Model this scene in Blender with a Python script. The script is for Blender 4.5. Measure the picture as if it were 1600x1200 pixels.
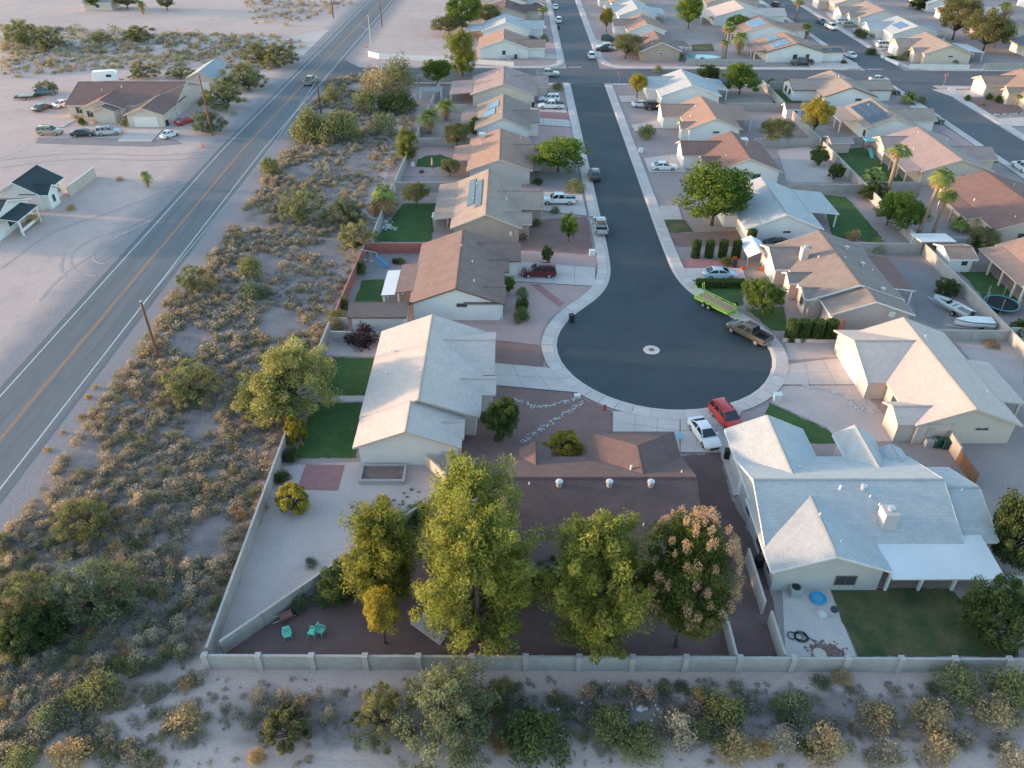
import bpy, math, random
import numpy as np
from mathutils import Vector, Matrix
R = math.radians
for o in list(bpy.data.objects): bpy.data.objects.remove(o)
sc = bpy.context.scene
col = sc.collection
# ---------------------------------------------------------------- camera
CAM_H, PITCH, FPX = 51.0, R(35.5), 1217.0
cd = bpy.data.cameras.new('camera'); cam = bpy.data.objects.new('camera', cd); col.objects.link(cam)
cam.location = (0, 0, CAM_H); cam.rotation_euler = (R(90) - PITCH, 0, 0)
cd.sensor_width = 36; cd.lens = FPX / 1600 * 36; cd.clip_start = 0.5; cd.clip_end = 5000
sc.camera = cam
# ---------------------------------------------------------------- sky, sun, exposure
SUN_EL, SUN_AZ = 5.0, 8.0            # low evening sun from -X, a little from +Y
w = bpy.data.worlds.new('World'); sc.world = w; w.use_nodes = True
nt = w.node_tree; bg = nt.nodes['Background']
sky = nt.nodes.new('ShaderNodeTexSky'); sky.sky_type = 'NISHITA'; sky.sun_disc = False
sky.sun_elevation = R(SUN_EL); sky.altitude = 500; sky.dust_density = 1.2; sky.air_density = 1.0; sky.ozone_density = 1.45
sundir = Vector((-math.cos(R(SUN_EL)) * math.cos(R(SUN_AZ)), math.cos(R(SUN_EL)) * math.sin(R(SUN_AZ)), math.sin(R(SUN_EL))))
sky.sun_rotation = math.atan2(sundir.x, sundir.y)
nt.links.new(sky.outputs[0], bg.inputs[0]); bg.inputs[1].default_value = 0.15
sd = bpy.data.lights.new('sun', 'SUN'); sun = bpy.data.objects.new('sun', sd); col.objects.link(sun)
sd.energy = 1.3; sd.angle = R(2.0); sd.color = (1.0, 0.66, 0.42)
sun.rotation_euler = (-sundir).to_track_quat('-Z', 'Y').to_euler()
sun.location = (-100, 0, 100)
vs = sc.view_settings; vs.view_transform = 'Standard'; vs.look = 'None'; vs.gamma = 1; vs.exposure = 2.62
sc.render.engine = 'CYCLES'
# ---------------------------------------------------------------- helpers
SP, CP = math.sin(PITCH), math.cos(PITCH)
def G(u, v, z=0.0):
    """survey helper: place on the level z that was measured at photo point u, v"""
    x = (u - 800) / FPX; y = -(v - 600) / FPX
    t = (z - CAM_H) / (-SP + y * CP)
    return (x * t, (CP + y * SP) * t)
def HT(Y, v):
    """height of a point standing at distance Y and seen on photo row v"""
    k = -(v - 600) / FPX
    d = (Y * SP - k * Y * CP) / (CP + k * SP)
    return CAM_H - d
def PPM(Y, z=0.0): return FPX / (Y * CP + (CAM_H - z) * SP)
def tag(o, label=None, cat=None, group=None, kind=None):
    if label: o['label'] = label
    if cat: o['category'] = cat
    if group: o['group'] = group
    if kind: o['kind'] = kind
    return o
def link(name, me, parent=None, loc=None, rz=0, mat=None):
    o = bpy.data.objects.new(name, me); col.objects.link(o)
    if parent: o.parent = parent
    if loc is not None: o.location = loc
    if rz: o.rotation_euler = (0, 0, rz)
    return o
def empty(name, loc=(0, 0, 0), rz=0, label=None, cat=None, group=None):
    o = bpy.data.objects.new(name, None); col.objects.link(o); o.empty_display_size = .3
    o.location = loc; o.rotation_euler = (0, 0, rz)
    return tag(o, label, cat, group)
def copy_tree(o, parent=None):
    c = o.copy(); col.objects.link(c); c.parent = parent
    for ch in o.children: copy_tree(ch, c)
    return c
class MB:
    def __init__(s): s.v = []; s.f = []; s.m = []; s.uv = []
    def face(s, pts, m=0, uv=None):
        b = len(s.v); s.v += [tuple(p) for p in pts]; s.f.append(tuple(range(b, b + len(pts)))); s.m.append(m)
        s.uv.append(uv if uv else [(0, 0)] * len(pts)); return s
    def box(s, x0, x1, y0, y1, z0, z1, m=0):
        p = [(x0,y0,z0),(x1,y0,z0),(x1,y1,z0),(x0,y1,z0),(x0,y0,z1),(x1,y0,z1),(x1,y1,z1),(x0,y1,z1)]
        for q in ((3,2,1,0),(4,5,6,7),(0,1,5,4),(1,2,6,5),(2,3,7,6),(3,0,4,7)): s.face([p[i] for i in q], m)
        return s
    def hexa(s, b, z0, z1, m=0):
        lo = [(x, y, z0) for x, y in b]; hi = [(x, y, z1) for x, y in b]; n = len(b)
        s.face(lo[::-1], m); s.face(hi, m)
        for i in range(n): j = (i + 1) % n; s.face([lo[i], lo[j], hi[j], hi[i]], m)
        return s
    def tube(s, pts, r, n=8, m=0, cap=True):
        if not hasattr(r, '__len__'): r = [r] * len(pts)
        pts = [Vector(p) for p in pts]; rings = []
        for i, p in enumerate(pts):
            d = (pts[min(i + 1, len(pts) - 1)] - pts[max(i - 1, 0)]).normalized()
            a = d.cross(Vector((0, 0, 1)) if abs(d.z) < .95 else Vector((1, 0, 0))).normalized(); b = d.cross(a)
            rings.append([p + (a * math.cos(2 * math.pi * k / n) + b * math.sin(2 * math.pi * k / n)) * r[i] for k in range(n)])
        for i in range(len(rings) - 1):
            for k in range(n):
                l = (k + 1) % n; s.face([rings[i][k], rings[i][l], rings[i + 1][l], rings[i + 1][k]][::-1], m)
        if cap: s.face(rings[0], m); s.face(rings[-1][::-1], m)
        return s
    def lathe(s, prof, n=14, c=(0, 0, 0), m=0):
        R_ = [[(c[0] + r * math.cos(2 * math.pi * k / n), c[1] + r * math.sin(2 * math.pi * k / n), c[2] + z) for k in range(n)] for r, z in prof]
        for i in range(len(R_) - 1):
            for k in range(n): l = (k + 1) % n; s.face([R_[i][k], R_[i][l], R_[i + 1][l], R_[i + 1][k]], m)
        s.face(R_[0][::-1], m); s.face(R_[-1], m); return s
    def mesh(s, name, mats):
        me = bpy.data.meshes.new(name); me.from_pydata(s.v, [], s.f)
        if not isinstance(mats, (list, tuple)): mats = [mats]
        for m in mats: me.materials.append(m)
        if len(mats) > 1: me.polygons.foreach_set('material_index', s.m)
        ul = me.uv_layers.new(name='UVMap'); k = 0
        flat = [c for u in s.uv for q in u for c in q]
        ul.data.foreach_set('uv', flat); me.update(); return me
    def build(s, name, mats, parent=None, loc=None, rz=0): return link(name, s.mesh(name, mats), parent, loc, rz)
# ---------------------------------------------------------------- materials
MATS = {}
def mat(name, c1, c2=None, scale=1.0, fine=12.0, rough=.9, bump=0.0, spec=.3, c3=None, mix2=.35, coord='pos', metal=0.0, stretch=None):
    """two-scale noise colour with optional bump"""
    if name in MATS: return MATS[name]
    m = bpy.data.materials.new(name); m.use_nodes = True; t = m.node_tree; N = t.nodes; L = t.links
    b = N['Principled BSDF']; b.inputs['Roughness'].default_value = rough; b.inputs['Specular IOR Level'].default_value = spec
    b.inputs['Metallic'].default_value = metal
    if c2 is None:
        b.inputs['Base Color'].default_value = (*c1, 1); MATS[name] = m; return m
    if coord == 'pos': s = N.new('ShaderNodeNewGeometry').outputs['Position']
    else: s = N.new('ShaderNodeTexCoord').outputs['Object']
    if stretch:
        mp = N.new('ShaderNodeMapping'); mp.inputs['Scale'].default_value = stretch; L.new(s, mp.inputs[0]); s = mp.outputs[0]
    n1 = N.new('ShaderNodeTexNoise'); n1.inputs['Scale'].default_value = scale; n1.inputs['Detail'].default_value = 5; n1.inputs['Roughness'].default_value = .6
    n2 = N.new('ShaderNodeTexNoise'); n2.inputs['Scale'].default_value = fine; n2.inputs['Detail'].default_value = 3
    L.new(s, n1.inputs['Vector']); L.new(s, n2.inputs['Vector'])
    r1 = N.new('ShaderNodeMapRange'); r1.inputs[1].default_value = .33; r1.inputs[2].default_value = .67; L.new(n1.outputs[0], r1.inputs[0])
    mx = N.new('ShaderNodeMix'); mx.data_type = 'RGBA'; mx.inputs[6].default_value = (*c1, 1); mx.inputs[7].default_value = (*c2, 1); L.new(r1.outputs[0], mx.inputs[0])
    r2 = N.new('ShaderNodeMapRange'); r2.inputs[1].default_value = .35; r2.inputs[2].default_value = .65; r2.inputs[4].default_value = mix2; L.new(n2.outputs[0], r2.inputs[0])
    m2 = N.new('ShaderNodeMix'); m2.data_type = 'RGBA'; m2.inputs[7].default_value = (*(c3 or tuple(c * .55 for c in c1)), 1)
    L.new(mx.outputs[2], m2.inputs[6]); L.new(r2.outputs[0], m2.inputs[0]); L.new(m2.outputs[2], b.inputs['Base Color'])
    if bump:
        bp = N.new('ShaderNodeBump'); bp.inputs['Strength'].default_value = bump; bp.inputs['Distance'].default_value = .08
        L.new(n2.outputs[0], bp.inputs['Height']); L.new(bp.outputs[0], b.inputs['Normal'])
    MATS[name] = m; return m
def brickmat(name, c1, c2, cm, bw, bh, mortar=.012, uv='UV', rough=.9, vary=.25, bump=.4, big=None):
    """shingle or block courses laid in metres on the UV map, with mottling"""
    if name in MATS: return MATS[name]
    m = bpy.data.materials.new(name); m.use_nodes = True; t = m.node_tree; N = t.nodes; L = t.links
    b = N['Principled BSDF']; b.inputs['Roughness'].default_value = rough; b.inputs['Specular IOR Level'].default_value = .25
    tc = N.new('ShaderNodeTexCoord')
    br = N.new('ShaderNodeTexBrick'); br.inputs['Scale'].default_value = 1; br.inputs['Brick Width'].default_value = bw; br.inputs['Row Height'].default_value = bh
    br.inputs['Mortar Size'].default_value = mortar; br.inputs['Mortar Smooth'].default_value = .3; br.inputs['Bias'].default_value = 0
    br.inputs['Color1'].default_value = (*c1, 1); br.inputs['Color2'].default_value = (*c2, 1); br.inputs['Mortar'].default_value = (*cm, 1)
    L.new(tc.outputs[uv], br.inputs['Vector'])
    g = N.new('ShaderNodeNewGeometry'); n = N.new('ShaderNodeTexNoise'); n.inputs['Scale'].default_value = .7; n.inputs['Detail'].default_value = 8; n.inputs['Roughness'].default_value = .7
    L.new(g.outputs['Position'], n.inputs['Vector'])
    hs = N.new('ShaderNodeMix'); hs.data_type = 'RGBA'; hs.blend_type = 'MULTIPLY'; hs.inputs[0].default_value = 1
    mr = N.new('ShaderNodeMapRange'); mr.inputs[1].default_value = .3; mr.inputs[2].default_value = .7; mr.inputs[3].default_value = 1 - vary; mr.inputs[4].default_value = 1 + vary * .6
    L.new(n.outputs[0], mr.inputs[0]); L.new(br.outputs['Color'], hs.inputs[6]); L.new(mr.outputs[0], hs.inputs[7]); L.new(hs.outputs[2], b.inputs['Base Color'])
    bp = N.new('ShaderNodeBump'); bp.inputs['Strength'].default_value = bump; bp.inputs['Distance'].default_value = .03; bp.invert = True
    L.new(br.outputs['Fac'], bp.inputs['Height']); L.new(bp.outputs[0], b.inputs['Normal'])
    MATS[name] = m; return m
# plain colours
WHITE = mat('white_paint', (.72, .72, .70), (.64, .64, .62), .8, 9, .6, mix2=.12)
CONC = mat('pale_concrete', (.60, .505, .46), (.51, .435, .40), .35, 6, .9, .1, c3=(.36, .32, .31))
CONC2 = mat('dusty_concrete', (.64, .55, .505), (.55, .475, .435), .5, 5, .9, .1, c3=(.4, .37, .36))
JOINT = mat('joint_dirt', (.20, .175, .165))
# ---------------------------------------------------------------- ground sheet
def ground_material():
    m = bpy.data.materials.new('desert_ground'); m.use_nodes = True; t = m.node_tree; N = t.nodes; L = t.links
    b = N['Principled BSDF']; b.inputs['Roughness'].default_value = .95; b.inputs['Specular IOR Level'].default_value = .15
    g = N.new('ShaderNodeNewGeometry'); sp = N.new('ShaderNodeSeparateXYZ'); L.new(g.outputs['Position'], sp.inputs[0])
    def noise(s, d=6, r=.6):
        n = N.new('ShaderNodeTexNoise'); n.inputs['Scale'].default_value = s; n.inputs['Detail'].default_value = d; n.inputs['Roughness'].default_value = r
        L.new(g.outputs['Position'], n.inputs['Vector']); return n.outputs[0]
    def rng(x, a, c, lo=0., hi=1.):
        r = N.new('ShaderNodeMapRange'); r.inputs[1].default_value = a; r.inputs[2].default_value = c; r.inputs[3].default_value = lo; r.inputs[4].default_value = hi
        L.new(x, r.inputs[0]); return r.outputs[0]
    def mth(op, a, c=None):
        n = N.new('ShaderNodeMath'); n.operation = op
        for i, x in enumerate((a, c)):
            if x is None: continue
            if isinstance(x, (int, float)): n.inputs[i].default_value = x
            else: L.new(x, n.inputs[i])
        return n.outputs[0]
    def mixc(f, a, c):
        n = N.new('ShaderNodeMix'); n.data_type = 'RGBA'; L.new(f, n.inputs[0])
        for i, x in ((6, a), (7, c)):
            if isinstance(x, tuple): n.inputs[i].default_value = (*x, 1)
            else: L.new(x, n.inputs[i])
        return n.outputs[2]
    big = noise(.045, 5); mid = noise(.35, 6); fine = noise(5., 4); peb = noise(1.6, 8, .75)
    c = mixc(rng(big, .38, .62), (.58, .43, .375), (.49, .38, .34))
    c = mixc(rng(mid, .5, .72, 0, .55), c, (.39, .31, .28))
    c = mixc(rng(fine, .5, .75, 0, .6), c, (.27, .23, .22))
    c = mixc(rng(peb, .56, .7, 0, .5), c, (.24, .20, .20))
    # highway verge of grey gravel, ragged by noise
    bend = mth('MULTIPLY', mth('MAXIMUM', mth('SUBTRACT', sp.outputs[1], 150.), 0.), .03)
    dx = mth('SUBTRACT', mth('ADD', sp.outputs[0], 52.5), bend)
    dd = mth('ADD', mth('ABSOLUTE', dx), mth('MULTIPLY', mth('SUBTRACT', mid, .5), 5.5))
    c = mixc(rng(dd, 6.5, 10.5, .95, 0), c, mixc(rng(fine, .35, .65), (.20, .19, .20), (.30, .28, .285)))
    # wash floor between the highway and the lots: darker litter
    e1 = mth('MULTIPLY', rng(mth('ADD', sp.outputs[0], mth('MULTIPLY', mth('SUBTRACT', mid, .5), 6.)), -46.0, -43.0), rng(sp.outputs[0], -22.5, -25.5))
    e1 = mth('MULTIPLY', e1, rng(sp.outputs[1], 205., 190.))
    e1 = mth('MULTIPLY', e1, rng(mth('ADD', sp.outputs[1], mth('MULTIPLY', mth('SUBTRACT', mid, .5), 10.)), 31., 35.))
    yb = mth('ADD', sp.outputs[1], mth('MULTIPLY', mth('SUBTRACT', noise(.22, 4), .5), 5.))
    e2 = mth('MULTIPLY', mth('MULTIPLY', rng(yb, 28.9, 29.9), rng(yb, 33.3, 32.5)), mth('MULTIPLY', rng(sp.outputs[0], -22., -17.), rng(sp.outputs[0], 45., 24., .35, 1.)))
    e1 = mth('MAXIMUM', e1, e2)
    c = mixc(mth('MULTIPLY', e1, rng(mid, .36, .6, .95, .55)), c, mixc(rng(fine, .35, .65), (.125, .105, .10), (.24, .20, .19)))
    L.new(c, b.inputs['Base Color'])
    bp = N.new('ShaderNodeBump'); bp.inputs['Strength'].default_value = .5; bp.inputs['Distance'].default_value = .12
    L.new(peb, bp.inputs['Height']); L.new(bp.outputs[0], b.inputs['Normal'])
    return m
g_ = MB(); 
g_.face([(-1600, -300, 0), (1600, -300, 0), (1600, 2600, 0), (-1600, 2600, 0)])
tag(g_.build('ground', ground_material()), kind='structure')
LAYER = [0.006]
def sheet(name, pts, m, world=False, z=None, ragged=False):
    """a thin flush sheet of ground cover, each one 4 mm over the one before"""
    if z is None: LAYER[0] += .0005; z = LAYER[0] + (.028 if name in ('lawn', 'paver_path', 'paver_patio', 'garden_path') else .004)
    P = pts if world else [G(*p) for p in pts]
    a = sum(P[i][0] * P[(i + 1) % len(P)][1] - P[(i + 1) % len(P)][0] * P[i][1] for i in range(len(P)))
    if a < 0: P = P[::-1]
    if ragged:
        rr = random.Random(int(abs(P[0][0] * 31 + P[0][1] * 17))); Q = []
        for i, a in enumerate(P):
            c = P[(i + 1) % len(P)]; n = max(1, int(math.hypot(c[0] - a[0], c[1] - a[1]) / .5))
            Q += [(a[0] + (c[0] - a[0]) * k / n + rr.gauss(0, .07), a[1] + (c[1] - a[1]) * k / n + rr.gauss(0, .07)) for k in range(n)]
        P = Q
    b = MB(); b.face([(x, y, z) for x, y in P])
    return tag(b.build(name, m), kind='structure')
# ---------------------------------------------------------------- roads
ASPH = mat('street_asphalt', (.044, .058, .067), (.068, .082, .092), .14, 5, .75, .12, c3=(.030, .040, .047), mix2=.6)
ASPH2 = mat('worn_asphalt', (.10, .105, .115), (.135, .135, .145), .12, 10, .85, .1, c3=(.075, .08, .09), mix2=.5)
HWY = mat('highway_asphalt', (.125, .135, .145), (.185, .19, .20), .9, 9, .85, .1, c3=(.10, .108, .115), mix2=.45, stretch=(1, .03, 1))
YEL = mat('orange_line_paint', (.62, .27, .07), (.45, .24, .10), 3, 20, .7)
WLINE = mat('white_line_paint', (.70, .70, .70), (.52, .52, .52), 2, 18, .7)
def hx(y): return -52.5 + .03 * max(0, y - 150)
def strip(name, off0, off1, m, z, y0=-60, y1=620, step=10):
    b = MB(); ys = np.arange(y0, y1 + 1, step)
    for a, c in zip(ys[:-1], ys[1:]):
        b.face([(hx(a) + off0, a, z), (hx(a) + off1, a, z), (hx(c) + off1, c, z), (hx(c) + off0, c, z)])
    return b.build(name, m)
hw = strip('highway', -4.9, 5.0, HWY, .012); tag(hw, kind='structure')
for a, c, m in ((-4.02, -3.88, WLINE), (3.88, 4.02, WLINE), (-.17, -.06, YEL), (.06, .17, YEL)):
    strip('edge_line' if m is WLINE else 'centre_line', a, c, m, .017).parent = hw
# cul-de-sac outline measured along the gutter
BL = [(14.3, 198.8), (14.3, 150), (14.3, 109.2), (14.2, 103), (14.0, 98.7), (13.2, 94.9), (11.6, 91.4), (9.4, 88.6), (7.6, 86.3), (6.1, 83.3), (5.4, 80.4), (5.4, 77.8), (6.1, 74.8), (7.9, 71.6), (10.6, 69.0), (13.8, 67.3), (17.2, 66.6), (20.9, 66.9), (24.4, 68.1), (26.8, 69.7), (28.7, 71.8), (30.4, 75.0), (31.0, 78.3), (30.6, 81.3), (28.7, 85.2), (26.8, 88.2), (24.7, 91.2), (23.3, 94.6), (22.6, 98.7), (22.5, 103.8), (22.4, 112.2), (22.5, 150), (22.6, 198.8)]
def smooth(P, n=2):
    for _ in range(n):
        Q = [P[0]]
        for a, c in zip(P[:-1], P[1:]):
            Q += [(a[0] * .75 + c[0] * .25, a[1] * .75 + c[1] * .25), (a[0] * .25 + c[0] * .75, a[1] * .25 + c[1] * .75)]
        P = Q + [P[-1]]
    return P
BLs = smooth(BL)
cul = sheet('cul_de_sac_street', BLs, ASPH, True, .012)
CY0, CY1 = 198.8, 213.0
def cyo(x): return -.024 * (x - 20)          # the cross street runs a touch off square
def cross_pts(lo, hi): 
    xs = list(range(-40, 401, 20)); return [(x, CY0 + lo + cyo(x)) for x in xs] + [(x, CY1 + hi + cyo(x)) for x in xs[::-1]]
P = cross_pts(0, 0); P = [(-46.5, 196.0), (-43.5, 200.5)] + P + [(-43, 219), (-45.8, 224)]
sheet('cross_street', P, ASPH2, True, .016)
sheet('far_street', [(14.2, 212.9), (22.9, 212.9), (22.9, 620), (14.2, 620)], ASPH2, True, .020)
sheet('second_street', [(93.2, 40), (102.4, 40), (102.4, 197), (93.2, 197)], ASPH2, True, .020)
sheet('second_street', [(91.6, 211.2), (101.6, 211.2), (101.6, 620), (90.6, 620)], ASPH2, True, .024)
lt = sheet('stop_line', [(14.9, 214.4), (18.2, 214.4), (18.2, 214.9), (14.9, 214.9)], WLINE, True, .030)
sheet('stop_line', [(92.3, 212.2), (96.5, 212.2), (96.5, 212.7), (92.3, 212.7)], WLINE, True, .030)
sheet('stop_line', [(-38.5, 205.6), (-38.0, 205.6), (-35.5, 212.2), (-36.2, 212.2)], WLINE, True, .030)
sheet('lane_line', [(-31, 206.2), (-17, 206.2), (-17, 206.4), (-31, 206.4)], WLINE, True, .030)
sheet('dirt_track', [(-57.5, 193), (-57.3, 262), (-70, 262), (-92, 262), (-150, 290), (-260, 300), (-260, 282), (-150, 272), (-95, 250), (-70, 246), (-60, 236)][0:0] or [(-57.6, 228), (-57.0, 262), (-66, 252), (-90, 247), (-140, 256), (-260, 262), (-260, 244), (-140, 243), (-95, 236), (-72, 238)], mat('dirt_track', (.58, .48, .43), (.50, .42, .39), .15, 4, .95, c3=(.42, .36, .34)), True)
# ---------------------------------------------------------------- pavements: kerb strip + slabs one by one
def offs(P, d):
    Q = []
    for i, p in enumerate(P):
        a = P[max(i - 1, 0)]; c = P[min(i + 1, len(P) - 1)]
        tx, ty = c[0] - a[0], c[1] - a[1]; l = math.hypot(tx, ty) or 1
        Q.append((p[0] + ty / l * d, p[1] - tx / l * d))
    return Q
def resample(P, step):
    out = [P[0]]; acc = 0
    for a, c in zip(P[:-1], P[1:]):
        l = math.hypot(c[0] - a[0], c[1] - a[1]); s = step - acc
        while s <= l:
            out.append((a[0] + (c[0] - a[0]) * s / l, a[1] + (c[1] - a[1]) * s / l)); s += step
        acc = (acc + l) % step
    return out
def pavement(name, P, side, wid=1.8, step=1.6, gut=.45):
    P = resample(P, step); A = P; B = offs(P, side * gut); C = offs(P, side * wid)
    b = MB()
    for i in range(len(P) - 1):      # gutter ramp and kerb
        q = [A[i], A[i + 1], B[i + 1], B[i]]
        if side < 0: q = q[::-1]
        k = [(*A[i], .02), (*A[i + 1], .02), (*B[i + 1], .125), (*B[i], .125)]
        b.face(k if side < 0 else k[::-1])
        d = [B[i], B[i + 1], C[i + 1], C[i]]
        kk = [(x, y, .095) for x, y in d]; b.face(kk if side < 0 else kk[::-1], 1)
        e = [(*C[i], .0), (*C[i + 1], .0), (*C[i + 1], .095), (*C[i], .095)]; b.face(e if side > 0 else e[::-1], 1)
    base = tag(b.build(name, [CONC, JOINT]), kind='structure')
    for i in range(len(P) - 1):
        def lp(p, q, t): return (p[0] + (q[0] - p[0]) * t, p[1] + (q[1] - p[1]) * t)
        e = .018 / step * 1.6
        B2 = lp(B[i], C[i], .015); B3 = lp(B[i + 1], C[i + 1], .015)
        q = [lp(B2, B3, e), lp(B2, B3, 1 - e), lp(C[i], C[i + 1], 1 - e), lp(C[i], C[i + 1], e)]
        if side > 0: q = q[::-1]
        s = MB(); s.hexa(q, .05, .13 + .004 * ((i * 7) % 3)); s.build('slab', CONC2 if (i * 13) % 5 < 2 else CONC, base)
i0 = min(range(len(BLs)), key=lambda i: abs(BLs[i][1] - 118) + (100 if BLs[i][0] > 18 else 0))
i1 = min(range(len(BLs)), key=lambda i: abs(BLs[i][1] - 118) + (100 if BLs[i][0] < 18 else 0))
pavement('pavement', BLs[i0:i1 + 1], 1, 1.85, 1.7)
pavement('pavement', BLs[:i0 + 1], 1, 1.85, 3.0)
pavement('pavement', BLs[i1:], 1, 1.85, 3.0)
pavement('pavement', [(14.2, 330), (14.2, 222), (13.4, 216), (9, 213.6), (0, 213.5), (-20, 214)], 1, 2.0, 3.4)
pavement('pavement', [(22.9, 330), (22.9, 222), (24.5, 216), (29, 213.2), (50, 212.6), (86, 211.7), (90, 213.5), (91.6, 219), (91.0, 330)], -1, 2.0, 3.4)
pavement('pavement', [(12.3, 198.6), (0, 198.9), (-20, 199.4), (-33, 199.6)], -1, 1.6, 3.4)
pavement('pavement', [(24.6, 198.4), (50, 197.8), (91, 196.9)], 1, 1.6, 3.4)
pavement('pavement', [(93.2, 196), (93.2, 60)], 1, 1.9, 3.4)
pavement('pavement', [(160, 194.2), (112, 195.6), (105, 195), (102.9, 190), (102.4, 60)], -1, 1.9, 3.4)
pavement('pavement', [(101.5, 330), (101.6, 222), (103, 214.5), (108, 211), (170, 209)], -1, 1.9, 3.4)
# ---------------------------------------------------------------- lots, yards, lawns
GRAV = mat('lot_gravel', (.41, .32, .295), (.335, .27, .25), .25, 6, .95, .3, c3=(.20, .165, .16), mix2=.55)
BROWN = mat('brown_gravel', (.29, .175, .155), (.235, .145, .13), .4, 9, .95, .3, c3=(.14, .085, .078), mix2=.55)
PINK = mat('pink_gravel', (.52, .345, .315), (.44, .30, .275), .35, 8, .95, .3, c3=(.26, .19, .18), mix2=.5)
DARKB = mat('dark_mulch', (.20, .125, .115), (.155, .10, .094), .5, 10, .95, .3, c3=(.095, .062, .06), mix2=.5)
SAND = mat('pale_sand', (.57, .46, .415), (.49, .40, .365), .3, 7, .95, .25, c3=(.30, .255, .245), mix2=.4)
GREYG = mat('grey_gravel', (.30, .265, .26), (.25, .22, .22), .3, 8, .95, .3, c3=(.17, .15, .15), mix2=.5)
LAWN = mat('lawn_grass', (.045, .105, .028), (.085, .140, .040), .5, 9, .95, .6, c3=(.024, .060, .018), mix2=.65)
LAWN2 = mat('tired_lawn', (.045, .080, .028), (.19, .145, .07), .38, 10, .95, .6, c3=(.030, .055, .022), mix2=.5)
REDP = mat('red_pavers', (.40, .19, .18), (.33, .16, .155), 1.2, 9, .9, .2, c3=(.22, .11, .11))
sheet('lot_ground', [(-22.6, 35.2), (60.3, 35.2), (60.3, 197.5), (-22.6, 198.6)], GRAV, True, .005)
sheet('lot_ground', [(60.3, 35.2), (93.2, 35.2), (93.2, 196.5), (60.3, 197.2)], GRAV, True, .005)
sheet('lot_ground', [(102.4, 35.2), (260, 35.2), (260, 191), (102.4, 194)], GRAV, True, .005)
sheet('lot_ground', [(-14, 214), (14, 213), (14, 620), (-14, 620)], GRAV, True, .005)
sheet('lot_ground', [(23, 213), (90.6, 211), (90.6, 620), (23, 620)], GRAV, True, .005)
sheet('lot_ground', [(101.6, 211), (380, 205), (380, 620), (101.6, 620)], GRAV, True, .005)
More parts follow.
